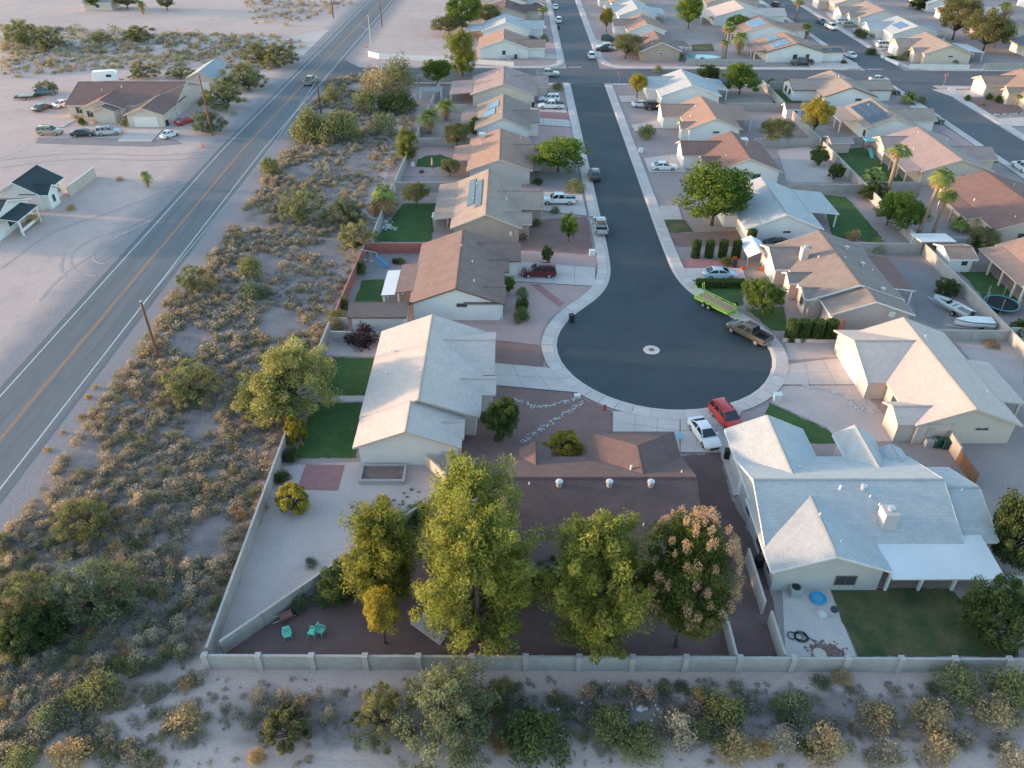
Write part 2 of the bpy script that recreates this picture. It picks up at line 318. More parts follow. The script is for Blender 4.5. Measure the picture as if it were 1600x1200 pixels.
YARDS = [
 ('gravel_yard', BROWN, [(775,603),(880,608),(915,625),(957,642),(957,690),(800,760),(700,735),(720,660)]),
 ('gravel_yard', BROWN, [(771,531),(853,538),(850,575),(768,566)]),
 ('gravel_yard', PINK, [(690,500),(800,490),(842,505),(848,540),(771,531),(690,520)]),
 ('gravel_yard', PINK, [(790,440),(925,448),(900,472),(860,495),(846,520),(800,505),(790,470)]),
 ('paver_path', REDP, [(828,444),(842,444),(882,474),(874,480)]),
 ('gravel_yard', PINK, [(800,388),(932,400),(933,418),(800,408)]),
 ('gravel_yard', BROWN, [(822,345),(917,338),(928,398),(800,390),(802,372)]),
 ('gravel_yard', GREYG, [(835,268),(908,270),(914,300),(845,300)]),
 ('paver_path', REDP, [(831,175),(889,178),(890,187),(832,183)]),
 ('gravel_yard', PINK, [(830,196),(893,200),(897,222),(832,222)]),
 ('gravel_yard', PINK, [(745,62),(872,85),(872,96),(828,94)]),
 ('gravel_yard', PINK, [(828,52),(868,55),(872,86),(832,82)]),
 ('gravel_yard', PINK, [(920,32),(968,32),(965,62),(930,60)]),
 ('gravel_yard', PINK, [(940,78),(1062,92),(1060,106),(960,108),(945,98)]),
 ('gravel_yard', DARKB, [(690,790),(1092,800),(1125,900),(1148,1024),(342,1024),(680,800)]),
 ('gravel_yard', DARKB, [(1065,712),(1125,707),(1140,775),(1195,880),(1226,1026),(1150,1026),(1130,950),(1095,850)]),
 ('sand_yard', SAND, [(440,728),(558,722),(705,725),(685,785),(345,1012),(337,1010)]),
 ('sand_yard', SAND, [(516,520),(594,528),(590,557),(510,555)]),
 ('lawn', LAWN, [(490,629),(570,630),(556,716),(462,716)]),
 ('lawn', LAWN, [(508,558),(589,560),(575,618),(497,617)]),
 ('garden_path', CONC2, [(515,619),(573,619),(571,628),(510,628)]),
 ('paver_patio', REDP, [(478,726),(539,727),(528,767),(464,765)]),
 ('gravel_yard', GREYG, [(575,393),(662,394),(650,437),(558,437)]),
 ('lawn', LAWN, [(566,438),(600,437),(597,476),(552,476)]),
 ('lawn', LAWN, [(630,318),(684,318),(674,378),(583,378),(610,345)]),
 ('pink_patio', PINK, [(640,232),(712,228),(735,275),(625,275)]),
 ('lawn', LAWN, [(650,261),(653,250),(668,243),(690,242),(704,248),(700,258),(680,262)]),
 ('lawn', LAWN2, [(1297,920),(1482,920),(1592,1012),(1592,1026),(1339,1026)]),
 ('patio_slab', CONC2, [(1222,915),(1296,920),(1338,1026),(1227,1026)]),
 ('lawn', LAWN, [(1202,630),(1290,670),(1309,692),(1262,692),(1195,648)]),
 ('gravel_yard', SAND, [(1218,604),(1338,600),(1418,690),(1310,690),(1292,668),(1205,628)]),
 ('gravel_yard', SAND, [(1227,536),(1312,535),(1316,558),(1230,563)]),
 ('paver_path', REDP, [(1063,405),(1150,404),(1155,418),(1066,419)]),
 ('lawn', LAWN, [(1092,443),(1164,448),(1160,478),(1140,474),(1100,452)]),
 ('lawn', LAWN, [(1170,484),(1225,478),(1228,516),(1203,516)]),
 ('lawn', LAWN2, [(1038,345),(1070,344),(1082,362),(1044,364)]),
 ('gravel_yard', BROWN, [(1046,365),(1160,360),(1170,385),(1056,386)]),
 ('lawn', LAWN, [(1285,305),(1322,308),(1378,372),(1372,380),(1300,370)]),
 ('dirt_yard', GREYG, [(1380,398),(1428,398),(1492,445),(1470,512),(1432,496),(1425,455)]),
 ('dirt_yard', SAND, [(1470,515),(1560,520),(1600,560),(1600,640),(1545,590)]),
 ('lawn', LAWN, [(1196,140),(1240,140),(1256,164),(1212,166)]),
 ('lawn', LAWN, [(1298,236),(1350,230),(1418,285),(1345,288)]),
 ('lawn', LAWN, [(1500,425),(1546,425),(1592,470),(1560,492)]),
 ('gravel_yard', SAND, [(1215,235),(1262,228),(1300,262),(1300,285),(1230,285)]),
 ('lawn', LAWN2, [(1080,70),(1112,68),(1116,80),(1082,80)]),
 ('lawn', LAWN, [(1525,240),(1556,240),(1572,252),(1550,256)]),
 ('gravel_yard', PINK, [(1470,205),(1490,203),(1540,232),(1516,236)]),
 ('gravel_yard', BROWN, [(1510,152),(1590,158),(1600,178),(1545,180)]),
 ('gravel_yard', DARKB, [(1060,280),(1155,285),(1160,330),(1030,330),(1018,282)][0:0] or [(1040,152),(1060,152),(1062,160),(1042,160)]),
 ('gravel_parking', GREYG, [(60,215),(275,218),(285,225),(230,229),(55,224)]),
]
for n, m, pts in YARDS: sheet(n, pts, m, ragged=n in ('lawn', 'gravel_yard', 'sand_yard', 'dirt_yard', 'gravel_parking'))
TRK = mat('tyre_track_dirt', (.47, .355, .315), (.55, .42, .37), .8, 8, .95, c3=(.30, .24, .22))
def track(pts, w=.28):
    P = smooth([G(*p) for p in pts], 3); A = offs(P, -w / 2); B_ = offs(P, w / 2); LAYER[0] += .0005
    b = MB()
    for i in range(len(P) - 1): b.face([(*B_[i], LAYER[0]), (*B_[i + 1], LAYER[0]), (*A[i + 1], LAYER[0]), (*A[i], LAYER[0])][::-1])
    tag(b.build('tyre_track', TRK), kind='structure')
for pts in ([(240, 335), (180, 362), (140, 375), (110, 395), (108, 418), (130, 430), (150, 432)], [(235, 345), (185, 370), (150, 385), (142, 402), (152, 412), (165, 413)], [(100, 395), (92, 420), (105, 438), (128, 440)], [(60, 470), (95, 430), (140, 400), (200, 360)], [(0, 250), (120, 238), (250, 245), (330, 235)], [(0, 262), (120, 246), (250, 252), (320, 245)], [(0, 420), (80, 360), (180, 330), (290, 285)], [(560, 40), (600, 55), (660, 62), (700, 90)]): track(pts)
def driveway(quad, nx, ny, m=CONC, name='driveway'):
    q = [G(*p) for p in quad]
    a = sum(q[i][0] * q[(i + 1) % 4][1] - q[(i + 1) % 4][0] * q[i][1] for i in range(4))
    if a < 0: q = [q[1], q[0], q[3], q[2]]
    LAYER[0] += .0005
    b = MB(); b.hexa(q, .0, .075 + LAYER[0] * .1); base = tag(b.build(name, JOINT), kind='structure')
    def bl(s, t):
        x = [(q[0][k] * (1 - s) + q[1][k] * s) * (1 - t) + (q[3][k] * (1 - s) + q[2][k] * s) * t for k in (0, 1)]; return tuple(x)
    for i in range(nx):
        for j in range(ny):
            e, f = .008 / 1, .008 / 1
            c = [bl((i + e) / nx, (j + f) / ny), bl((i + 1 - e) / nx, (j + f) / ny), bl((i + 1 - e) / nx, (j + 1 - f) / ny), bl((i + e) / nx, (j + 1 - f) / ny)]
            s = MB(); s.hexa(c, .03, .105 + LAYER[0] * .1 + .003 * ((i + j) % 2)); s.build('slab', m, base)
for quad, nx, ny in [
 ([(770,568),(862,576),(902,614),(776,603)], 3, 2), ([(802,409),(930,419),(930,448),(802,440)], 4, 2),
 ([(846,300),(910,304),(917,338),(850,330)], 3, 2), ([(828,163),(884,166),(886,177),(829,174)], 3, 2), ([(828,184),(889,188),(892,199),(829,195)], 3, 1),
 ([(958,644),(1062,643),(1062,708),(957,676)], 3, 2), ([(1063,643),(1160,640),(1133,708),(1063,708)], 3, 2),
 ([(1126,708),(1140,706),(1166,772),(1146,776)], 1, 4), ([(1230,570),(1313,560),(1348,602),(1222,602)], 3, 2),
 ([(1064,420),(1160,419),(1166,440),(1080,438)], 3, 2), ([(1006,248),(1064,240),(1072,270),(1014,270)], 3, 2),
 ([(986,196),(1032,188),(1040,200),(992,206)], 3, 1), ([(966,150),(1022,150),(1026,160),(970,160)], 2, 1),
 ([(1030,322),(1060,322),(1066,344),(1036,344)], 2, 1), ([(183,222),(200,202),(254,203),(237,222)], 2, 3),
 ([(90,200),(112,187),(120,187),(98,200)], 1, 3), ([(1260,98),(1338,98),(1344,108),(1268,110)], 3, 1),
 ([(1290,20),(1330,20),(1352,45),(1312,45)], 2, 2), ([(1370,80),(1398,76),(1400,62),(1362,62)], 2, 1),
 ([(1456,140),(1530,142),(1538,152),(1488,152)], 3, 1), ([(1420,166),(1438,164),(1476,190),(1448,192)], 2, 2),
 ([(1548,186),(1600,184),(1600,198),(1570,198)], 2, 1), ([(835,82),(872,86),(874,93),(836,92)], 2, 1), ([(922,62),(952,62),(958,76),(930,76)], 2, 1)]:
    driveway(quad, nx, ny)
# ---------------------------------------------------------------- houses
def roofmat(n, c, v=.17): 
    c = tuple(c); return brickmat('shingle_' + n, tuple(x * 1.05 for x in c), tuple(x * .93 for x in c), tuple(x * .74 for x in c), .42, .21, .016, vary=v)
RF = dict(beige=roofmat('beige', (.54, .465, .43), .09), sandy=roofmat('sandy', (.55, .455, .405), .09), brown=roofmat('brown', (.235, .165, .148)), tan=roofmat('tan', (.36, .28, .235)),
          orange=roofmat('orange', (.36, .235, .185)), pale=roofmat('pale_grey', (.44, .455, .46), .10), dark=roofmat('dark_brown', (.15, .10, .097)),
          slate=roofmat('slate', (.045, .060, .068)), mauve=roofmat('mauve', (.36, .27, .25)), taupe=roofmat('taupe', (.27, .215, .19)), grey=roofmat('grey', (.24, .235, .24)), rust=roofmat('rust', (.225, .135, .118)))
STU = dict(white=mat('white_stucco', (.70, .69, .67), (.63, .62, .61), .5, 14, .9, .15, c3=(.58, .57, .56), mix2=.25), cream=mat('cream_stucco', (.58, .50, .43), (.52, .45, .39), .5, 14, .9, .15, c3=(.46, .40, .35), mix2=.25),
           tan=mat('tan_stucco', (.42, .33, .27), (.37, .29, .245), .5, 14, .9, .15, c3=(.32, .26, .22), mix2=.25), grey=mat('grey_stucco', (.50, .48, .47), (.45, .43, .42), .5, 14, .9, .15, c3=(.40, .39, .38), mix2=.25),
           pink=mat('pink_stucco', (.56, .46, .42), (.50, .41, .38), .5, 14, .9, .15, c3=(.44, .37, .34), mix2=.25))
BEIGET = mat('beige_trim', (.50, .43, .37)); BROWNT = mat('brown_trim', (.16, .11, .09)); GLASS = mat('window_glass', (.045, .06, .07), rough=.08, spec=.6)
METR = mat('white_metal_roof', (.66, .67, .67), (.60, .61, .62), .4, 4, .5, c3=(.55, .56, .57), mix2=.2)
GARD = mat('garage_door_paint', (.68, .66, .63)); SOLAR = mat('solar_glass', (.025, .035, .060), rough=.18, spec=.6); SOLARF = mat('solar_frame', (.30, .31, .33), rough=.4)
SOLARB = mat('solar_glass_blue', (.075, .15, .26), rough=.2, spec=.6); GALV = mat('galvanised_metal', (.55, .56, .57), rough=.4, metal=.5); DARK = mat('dark_plastic', (.025, .027, .03), rough=.5)
DOORB = mat('door_brown', (.12, .075, .055)); PIPEW = mat('white_pipe', (.75, .75, .75), rough=.5); WOOD = mat('weathered_wood', (.26, .14, .08), (.19, .10, .06), 2, 15, .9)
def gable(b, hs, cx, cy, parent, wallm, roofm, trim):
    """one gabled block: walls with gable triangles, roof slabs, fascia boards"""
    x0, x1, y0, y1, ax, ze, zr = b[:7]; hip = b[7] if len(b) > 7 else None
    sw = ax == 'x'
    if sw: a0, a1, l0, l1 = y0, y1, x0, x1
    else: a0, a1, l0, l1 = x0, x1, y0, y1
    am = (a0 + a1) / 2; th = .17; ie, ig = .5, .38
    def T(a, l, z): return ((l - cx, a - cy, z) if sw else (a - cx, l - cy, z))
    def fl(p): return p[::-1] if sw else p
    k = (zr - ze) / (am - a0)
    # walls
    wb = MB(); wz = lambda a: ze + k * (min(a - a0, a1 - a)) - th - .02
    A0, A1, L0, L1 = a0 + ie, a1 - ie, l0 + ig, l1 - ig
    if hip == 'far': L1 = l1 - ie
    prof = [(A0, 0), (A1, 0), (A1, wz(A1)), (am, wz(am)), (A0, wz(A0))]
    if hip: prof = [(A0, 0), (A1, 0), (A1, wz(A1)), (A0, wz(A0))]
    n = len(prof); f = [T(a, L0, z) for a, z in prof]; g = [T(a, L1, z) for a, z in prof]
    wb.face(fl(f)); wb.face(fl(g[::-1]))
    for i in range(n): j = (i + 1) % n; wb.face(fl([f[j], f[i], g[i], g[j]]))
    wb.build('wall', wallm, parent)
    # roof
    rb = MB(); sl = math.hypot(am - a0, zr - ze); d = l1 - l0
    hl = (am - a0) if hip else 0
    for sgn in (0, 1):
        e = a0 if sgn == 0 else a1
        P = [T(e, l0, ze), T(am, l0, zr), T(am, l1 - hl, zr), T(e, l1, ze)]
        U = [(l0, 0), (l0, sl), (l1 - hl, sl), (l1, 0)]
        if sgn: P = P[::-1]; U = U[::-1]
        P = fl(P[::-1]); U = U[::-1] if not sw else U
        rb.face(P, 0, U)
        Q = [T(e, l0, ze - th), T(am, l0, zr - th), T(am, l1 - hl, zr - th), T(e, l1, ze - th)]
        rb.face(fl(Q if not sgn else Q[::-1]), 1)
        E_ = [T(e, l0, ze), T(e, l1, ze), T(e, l1, ze - th), T(e, l0, ze - th)]; rb.face(fl(E_ if sgn else E_[::-1]), 1)
        F_ = [T(e, l0, ze), T(am, l0, zr), T(am, l0, zr - th), T(e, l0, ze - th)]; rb.face(fl(F_ if not sgn else F_[::-1]), 1)
        if not hip:
            F_ = [T(e, l1, ze), T(am, l1, zr), T(am, l1, zr - th), T(e, l1, ze - th)]; rb.face(fl(F_ if sgn else F_[::-1]), 1)
    if hip:
        rb.face(fl([T(a0, l1, ze), T(am, l1 - hl, zr), T(a1, l1, ze)][::-1])[::1], 0, [(a0, 0), (am, sl), (a1, 0)])
        rb.face(fl([T(a0, l1, ze), T(a0, l1, ze - th), T(a1, l1, ze - th), T(a1, l1, ze)]), 1)
    ro = rb.build('roof', [roofm, trim], parent)
    # ridge cap
    cb = MB(); c0, c1 = l0 - .01, l1 - hl + .01; h = .045; ww = .16
    for s2 in (-1, 1):
        P = [T(am + s2 * ww, c0, zr - ww * k + h), T(am, c0, zr + h), T(am, c1, zr + h), T(am + s2 * ww, c1, zr - ww * k + h)]
        cb.face(fl(P if s2 > 0 else P[::-1]))
    cb.build('ridge_cap', roofm, ro)
    # fascia along rakes and eaves, a little proud of the roof edge
    fb = MB(); o = .035
    ends = [(l0, -1)] + ([] if hip else [(l1, 1)])
    for L, s in ends:
        for e in (a0 - .03, a1 + .03):
            za = ze - .03 * k
            p = [T(e, L, za - .20), T(am, L, zr - .20), T(am, L, zr + .02), T(e, L, za + .02)]; q = [T(e, L + s * o, za - .20), T(am, L + s * o, zr - .20), T(am, L + s * o, zr + .02), T(e, L + s * o, za + .02)]
            for F in ((q), (p[::-1]), ([p[3], p[2], q[2], q[3]]), ([p[0], q[0], q[1], p[1]])): fb.face(F)
    for e, s in ((a0, -1), (a1, 1)):
        p = [(e, ze + .0), (e, ze - .2), (e + s * o, ze - .2), (e + s * o, ze - .01)]
        A = [T(a, l0, z) for a, z in p]; B = [T(a, l1, z) for a, z in p]
        for i in range(4): j = (i + 1) % 4; fb.face([A[i], A[j], B[j], B[i]])
    fb.build('fascia', trim, parent)
    return ro
WINM = {}
def wbox(s, face, pos, plane, z, w, h, t, m=0, cx=0, cy=0, d0=0.):
    """box on a wall: face s/n/w/e, centre pos along the wall, standing out by t"""
    if face == 's': s.box(pos - w / 2 - cx, pos + w / 2 - cx, plane - t - cy, plane - d0 - cy, z - h / 2, z + h / 2, m)
    if face == 'n': s.box(pos - w / 2 - cx, pos + w / 2 - cx, plane + d0 - cy, plane + t - cy, z - h / 2, z + h / 2, m)
    if face == 'w': s.box(plane - t - cx, plane - d0 - cx, pos - w / 2 - cy, pos + w / 2 - cy, z - h / 2, z + h / 2, m)
    if face == 'e': s.box(plane + d0 - cx, plane + t - cx, pos - w / 2 - cy, pos + w / 2 - cy, z - h / 2, z + h / 2, m)
def house(label, blocks, wall, roof, trim=None, parts=(), name='house', cat='house', group=None, vents=3):
    trim = trim or WHITE; wm, rm = STU[wall] if isinstance(wall, str) else wall, RF[roof] if isinstance(roof, str) else roof
    cx = (blocks[0][0] + blocks[0][1]) / 2; cy = (blocks[0][2] + blocks[0][3]) / 2
    h = empty(name, (cx, cy, 0), 0, label, cat, group); roofs = []
    for b in blocks: roofs.append(gable(b, None, cx, cy, h, wm, rm, trim))
    def rz(x, y):
        best = 0
        for b in blocks:
            x0, x1, y0, y1, ax, ze, zr = b[:7]
            if x0 <= x <= x1 and y0 <= y <= y1:
                if ax == 'y': k = (zr - ze) / ((x1 - x0) / 2); best = max(best, ze + k * min(x - x0, x1 - x))
                else: k = (zr - ze) / ((y1 - y0) / 2); best = max(best, ze + k * min(y - y0, y1 - y))
        return best
    def plane(face, bi):
        b = blocks[bi]; e = (.5 if (b[4] == 'y') == (face in 'we') else .38)
        return {'s': b[2] + e, 'n': b[3] - e, 'w': b[0] + e, 'e': b[1] - e}[face]
    rnd = random.Random(int(cx * 10 + cy * 7))
    parts = list(parts)
    b0 = blocks[0]
    for i in range(vents):
        parts.append(('vent', rnd.uniform(b0[0] + 1.5, b0[1] - 1.5), rnd.uniform(b0[2] + 1.5, b0[3] - 1.5), rnd.choice((.05, .05, .09)), rnd.uniform(.25, .4)))
    for p in parts:
        k = p[0]
        if k == 'win':
            _, face, bi, pos, z, ww, hh = p[:7]; pl = plane(face, bi)
            f = MB(); wbox(f, face, pos, pl, z, ww + .16, hh + .16, .05, 0, cx, cy, -.05); fo = f.build('window', p[7] if len(p) > 7 else trim, h)
            g = MB(); npn = max(1, round(ww / .8))
            for q in range(npn):
                pw = ww / npn; wbox(g, face, pos - ww / 2 + pw * (q + .5), pl, z, pw - .06, hh - .04, .062, 0, cx, cy, .0)
            g.build('pane', GLASS, fo)
        elif k == 'door':
            _, face, bi, pos, ww, hh, m = p; f = MB(); wbox(f, face, pos, plane(face, bi), hh / 2 + .03, ww, hh, .05, 0, cx, cy, -.05); f.build('door', m, h)
        elif k == 'garage':
            _, face, bi, pos, ww, hh = p; pl = plane(face, bi)
            f = MB(); wbox(f, face, pos, pl, hh / 2 + .02, ww, hh, .03, 0, cx, cy, -.05); fo = f.build('garage_door', GARD, h)
            for r in range(4):
                s = MB(); wbox(s, face, pos, pl, .06 + (r + .5) * (hh - .08) / 4, ww - .1, (hh - .08) / 4 - .035, .055, 0, cx, cy, .0); s.build('panel', GARD, fo)
        elif k == 'patio':      # shed roof on posts: (x0,x1,y0,y1, low side, z high, z low, mat, nposts)
            _, x0, x1, y0, y1, low, zh, zl, m, npst = p
            zz = {'w': (zl, zh, zh, zl), 'e': (zh, zl, zl, zh), 's': (zl, zl, zh, zh), 'n': (zh, zh, zl, zl)}[low]
            c = [(x0, y0), (x1, y0), (x1, y1), (x0, y1)]; s = MB()
            hi = [(q[0] - cx, q[1] - cy, z) for q, z in zip(c, zz)]; lo = [(a, b_, z - .14) for a, b_, z in hi]
            L_ = (y1 - y0) if low in 'we' else (x1 - x0); W_ = (x1 - x0) if low in 'we' else (y1 - y0)
            uvs = {'w': [(y0, 0), (y0, W_), (y1, W_), (y1, 0)], 'e': [(y0, W_), (y0, 0), (y1, 0), (y1, W_)], 's': [(x0, 0), (x1, 0), (x1, W_), (x0, W_)], 'n': [(x0, W_), (x1, W_), (x1, 0), (x0, 0)]}[low]
            s.face(hi, 0, uvs); s.face(lo[::-1], 1)
            for i in range(4): j = (i + 1) % 4; s.face([lo[i], lo[j], hi[j], hi[i]], 1)
            ro = s.build('patio_roof', [m if m else rm, trim], h)
            for i in range(npst):
                t = (i + .06) / max(1, npst - 1 + .12) if npst > 1 else .5
                if low in 'we': X = (x0 + .25 if low == 'w' else x1 - .25); Y = y0 + .25 + (y1 - y0 - .5) * t
                else: Y = (y0 + 1.0 if low == 's' else y1 - .25); X = x0 + .25 + (x1 - x0 - .5) * t
                s = MB(); s.box(X - .11 - cx, X + .11 - cx, Y - .11 - cy, Y + .11 - cy, 0, zl - .1); s.build('post', wm if m is None else WHITE, h)
        elif k == 'vent':
            _, x, y, r, hh = p; z = rz(x, y); s = MB(); s.lathe([(r, -.25), (r, hh)] + ([(r * 1.35, hh), (r * 1.35, hh + .12), (r * .4, hh + .2)] if r > .12 else []), 10, (x - cx, y - cy, z)); s.build('vent_pipe', PIPEW if r < .12 else GALV, roofs[0])
        elif k == 'chimney':
            _, x, y, wx, wy, top = p; s = MB(); s.box(x - wx / 2 - cx, x + wx / 2 - cx, y - wy / 2 - cy, y + wy / 2 - cy, 1.5, top); co = s.build('chimney', wm, h)
            s = MB(); s.lathe([(.2, 0), (.2, .16), (.3, .16), (.3, .24), (.1, .3)], 12, (x - cx, y - cy, top - .01)); s.build('flue_cap', GALV, co)
        elif k == 'solar':      # block, side, along0, along1, frac0, frac1, n along, n up, material
            _, bi, side, u0, u1, s0, s1, nu, ns, m = p; b = blocks[bi]; x0, x1, y0, y1, ax, ze, zr = b[:7]
            def PT(u, s_):
                if ax == 'y': am = (x0 + x1) / 2; e = x0 if side == 'w' else x1; return Vector((e + (am - e) * s_ - cx, u - cy, ze + (zr - ze) * s_))
                am = (y0 + y1) / 2; e = y0 if side == 's' else y1; return Vector((u - cx, e + (am - e) * s_ - cy, ze + (zr - ze) * s_))
            nrm = (PT(u1, s0) - PT(u0, s0)).cross(PT(u0, s1) - PT(u0, s0)).normalized()
            if nrm.z < 0: nrm = -nrm
            for i in range(nu):
                for j in range(ns):
                    ua, ub = u0 + (u1 - u0) * (i + .03) / nu, u0 + (u1 - u0) * (i + .97) / nu; sa, sb = s0 + (s1 - s0) * (j + .02) / ns, s0 + (s1 - s0) * (j + .98) / ns
                    q = [PT(ua, sa), PT(ub, sa), PT(ub, sb), PT(ua, sb)]; s = MB()
                    A = [v + nrm * .03 for v in q]; B = [v + nrm * .12 for v in q]
                    if (B[1] - B[0]).cross(B[2] - B[0]).z < 0: A = A[::-1]; B = B[::-1]
                    s.face(B, 0); s.face(A[::-1], 1)
                    for a in range(4): c = (a + 1) % 4; s.face([A[a], A[c], B[c], B[a]], 1)
                    s.build('solar_panel', [m, SOLARF], roofs[bi])
        elif k == 'box':        # roof or wall fixture: name, x0,x1,y0,y1,z0,z1, mat
            _, nm, x0, x1, y0, y1, z0, z1, m = p; s = MB(); s.box(x0 - cx, x1 - cx, y0 - cy, y1 - cy, z0, z1); s.build(nm, m, h)
    return h
SW = lambda bi, x, z=2.2, w=1.2, h=.35: ('win', 's', bi, x, z, w, h)
# west side of the cul-de-sac
house('large beige shingle roofed house with white gable wall beside the wedge of green lawn', [(-15.4,-3.2,62.0,78.6,'y',2.6,4.9), (-15.3,-4.9,57.3,62.2,'y',2.6,4.62), (-8,-1.9,69.6,78.4,'x',2.6,4.3), (-8,-1.7,65.9,69.3,'x',2.6,3.5), (-8,-4.7,58.7,61.9,'x',2.6,3.4)], 'white', 'beige', BEIGET,
      [('box', 'meter_box', -6.9, -6.3, 57.45, 57.75, 1.2, 1.9, GALV), ('garage', 'e', 2, 74, 5, 2.2), ('win', 'e', 3, 67.5, 1.3, 1.2, 1.1)])
house('white walled house with brown shingle roof inside the red block wall', [(-12.9,-1.0,85.1,102.4,'y',2.6,4.8), (-6,1.2,97.0,102.2,'x',2.6,4.1), (-6,-.4,93.8,97.3,'x',2.6,3.5), (-6,-.8,85.3,90.2,'x',2.6,3.6)], 'white', 'brown', BROWNT,
      [SW(0, -6.3), ('patio', -15.0, -12.2, 88.4, 96.2, 'w', 2.75, 2.4, None, 3), ('patio', -16.8, -15.05, 87.9, 94.8, 'w', 2.36, 2.25, METR, 3), ('garage', 'e', 1, 99.6, 4.4, 2.1)])
house('small white garden shed with brown shingle roof', [(-20.1,-12.9,82.1,85.9,'x',2.45,3.5)], 'white', 'brown', BROWNT, name='garden_shed', cat='shed', vents=0)
house('tan house with two long dark pool heating panels on its roof', [(-9.2,1.5,107.7,126.5,'y',2.6,4.8), (-3,5.0,115,121.6,'x',2.6,4.2), (-3,3.0,109.2,113,'x',2.6,3.7)], 'tan', 'tan', BEIGET,
      [('patio', -12.1, -8.6, 111.6, 126, 'w', 2.75, 2.35, None, 4), ('solar', 0, 'w', 113.2, 124.6, .42, .62, 1, 1, SOLAR), ('solar', 0, 'w', 111.6, 123.0, .66, .84, 1, 1, SOLAR), ('box', 'meter_box', -.4, 0, 108.0, 108.2, 1.3, 1.9, WHITE), ('garage', 'e', 1, 118.3, 4.8, 2.1)])
house('house with orange brown roof beside the round lawn', [(-7.9,3.6,131.6,148.8,'y',2.6,4.6), (0,5.6,138,145,'x',2.6,4.0)], 'grey', 'orange', BEIGET, [('patio', -10.7, -7.5, 137, 145.3, 'w', 2.75, 2.35, None, 3), ('box', 'cooler_box', -6.2, -5.0, 146.2, 147.4, 3.0, 4.3, GALV), ('garage', 'e', 1, 141.5, 4.8, 2.1)])
house('white walled house with grey roof and a pair of solar panels', [(-7.4,3.8,154.1,171.3,'y',2.6,4.9), (0,5.6,158,166,'x',2.6,4.2)], 'white', 'taupe', BEIGET, [('solar', 0, 'w', 159.2, 163.4, .3, .72, 1, 1, SOLARB), ('solar', 0, 'w', 163.7, 167.6, .42, .84, 1, 1, SOLARB), ('garage', 'e', 1, 162, 4.8, 2.1), ('patio', -10.5, -7.2, 160, 168, 'w', 2.7, 2.35, None, 3)])
house('mauve roofed house at the corner of the cross street', [(-9.3,5.5,179.1,195.1,'y',2.6,4.9), (0,8.4,185.5,193.5,'x',2.6,4.2)], 'cream', 'mauve', BEIGET, [('patio', -14.1, -9.0, 180.6, 191.5, 'w', 2.75, 2.35, None, 4), SW(0, -4, 1.4, 1, .8), ('garage', 'e', 1, 189.5, 4.8, 2.1)])
# east side of the cul-de-sac
house('cream house with pale sandy roof and wide white garage facing the turning circle', [(40.2,50.9,60.7,78.3,'y',2.6,4.7), (38.2,46,68.2,78.9,'x',2.6,4.5), (38.5,44,60.9,64.7,'x',2.6,3.5)], 'cream', 'sandy', BEIGET,
      [SW(0, 47.2, 1.9, 1.3, .3), ('garage', 'w', 1, 73.5, 5.0, 2.2), ('win', 'w', 0, 66.4, 1.4, 1.2, 1.2), ('patio', 50.6, 53.3, 64.6, 72.4, 'e', 2.75, 2.4, None, 3), ('box', 'meter_box', 41.9, 42.5, 60.9, 61.1, 1.1, 2.0, GALV), ('box', 'cooler_unit', 41.8, 42.6, 60.4, 61.0, .0, .8, GALV)])
house('taupe roofed house with stucco chimney behind the clipped hedges', [(37.3,49.5,86.1,102.1,'y',2.6,4.75), (38.9,49.3,82.4,86.3,'y',2.6,4.45), (35.4,43,94.4,102.3,'x',2.6,4.0), (36.2,43,90.5,93.7,'x',2.6,3.4), (37.0,42.4,86.4,89.7,'x',2.6,3.3)], 'pink', 'taupe', WHITE,
      [('patio', 49.2, 52.2, 88.9, 98.5, 'e', 2.75, 2.4, RF['rust'], 3), ('chimney', 39.6, 96.2, .9, 1.1, 5.0), ('garage', 'w', 2, 98.3, 4.6, 2.1), ('win', 'w', 4, 88, 1.4, 1.2, 1.2), ('vent', 46.0, 98, .22, .35), ('vent', 46.6, 93.5, .22, .35), ('vent', 46.6, 86.5, .22, .35), ('box', 'satellite_mount', 46.2, 46.9, 82.55, 82.78, 2.2, 2.9, WHITE)])
house('white house with pale grey roof behind the big street tree', [(34.6,46.3,107.4,122.6,'y',2.6,4.9), (32.8,40,113.5,121.5,'x',2.6,4.1)], 'white', 'pale', WHITE, [SW(0, 41, 2.0), ('patio', 46.0, 50.7, 113.4, 122.4, 'e', 2.85, 2.4, None, 3), ('garage', 'w', 1, 117.5, 4.6, 2.1)])
house('house with dark rust roof beside the parked white sedan', [(35.0,46.9,131.2,146.3,'y',2.6,4.9), (31.0,40.5,139.4,146.6,'x',2.6,4.1), (33.6,40,134.4,138.4,'x',2.6,3.5)], 'white', 'rust', BEIGET, [('win', 's', 0, 42.6, 1.5, 1.4, 1.1), ('garage', 'w', 1, 143, 4.6, 2.1), ('box', 'skylight', 42.3, 43.6, 143.0, 144.2, 3.9, 4.35, WHITE), ('win', 'w', 2, 136.4, 1.3, 1, 1.1)])
house('house with orange shingle roof and patio cover, arched entry by the gravel yard', [(34.7,45.6,154.5,170.7,'y',2.6,4.7), (31,40.2,162.8,170.4,'x',2.6,4.1), (33.4,39,155.2,158.6,'x',2.6,3.4)], 'white', 'orange', BEIGET, [SW(0, 40.5, 1.9), ('patio', 45.2, 49.3, 161, 171, 'e', 2.8, 2.4, None, 3), ('garage', 'w', 1, 166.6, 4.6, 2.1)])
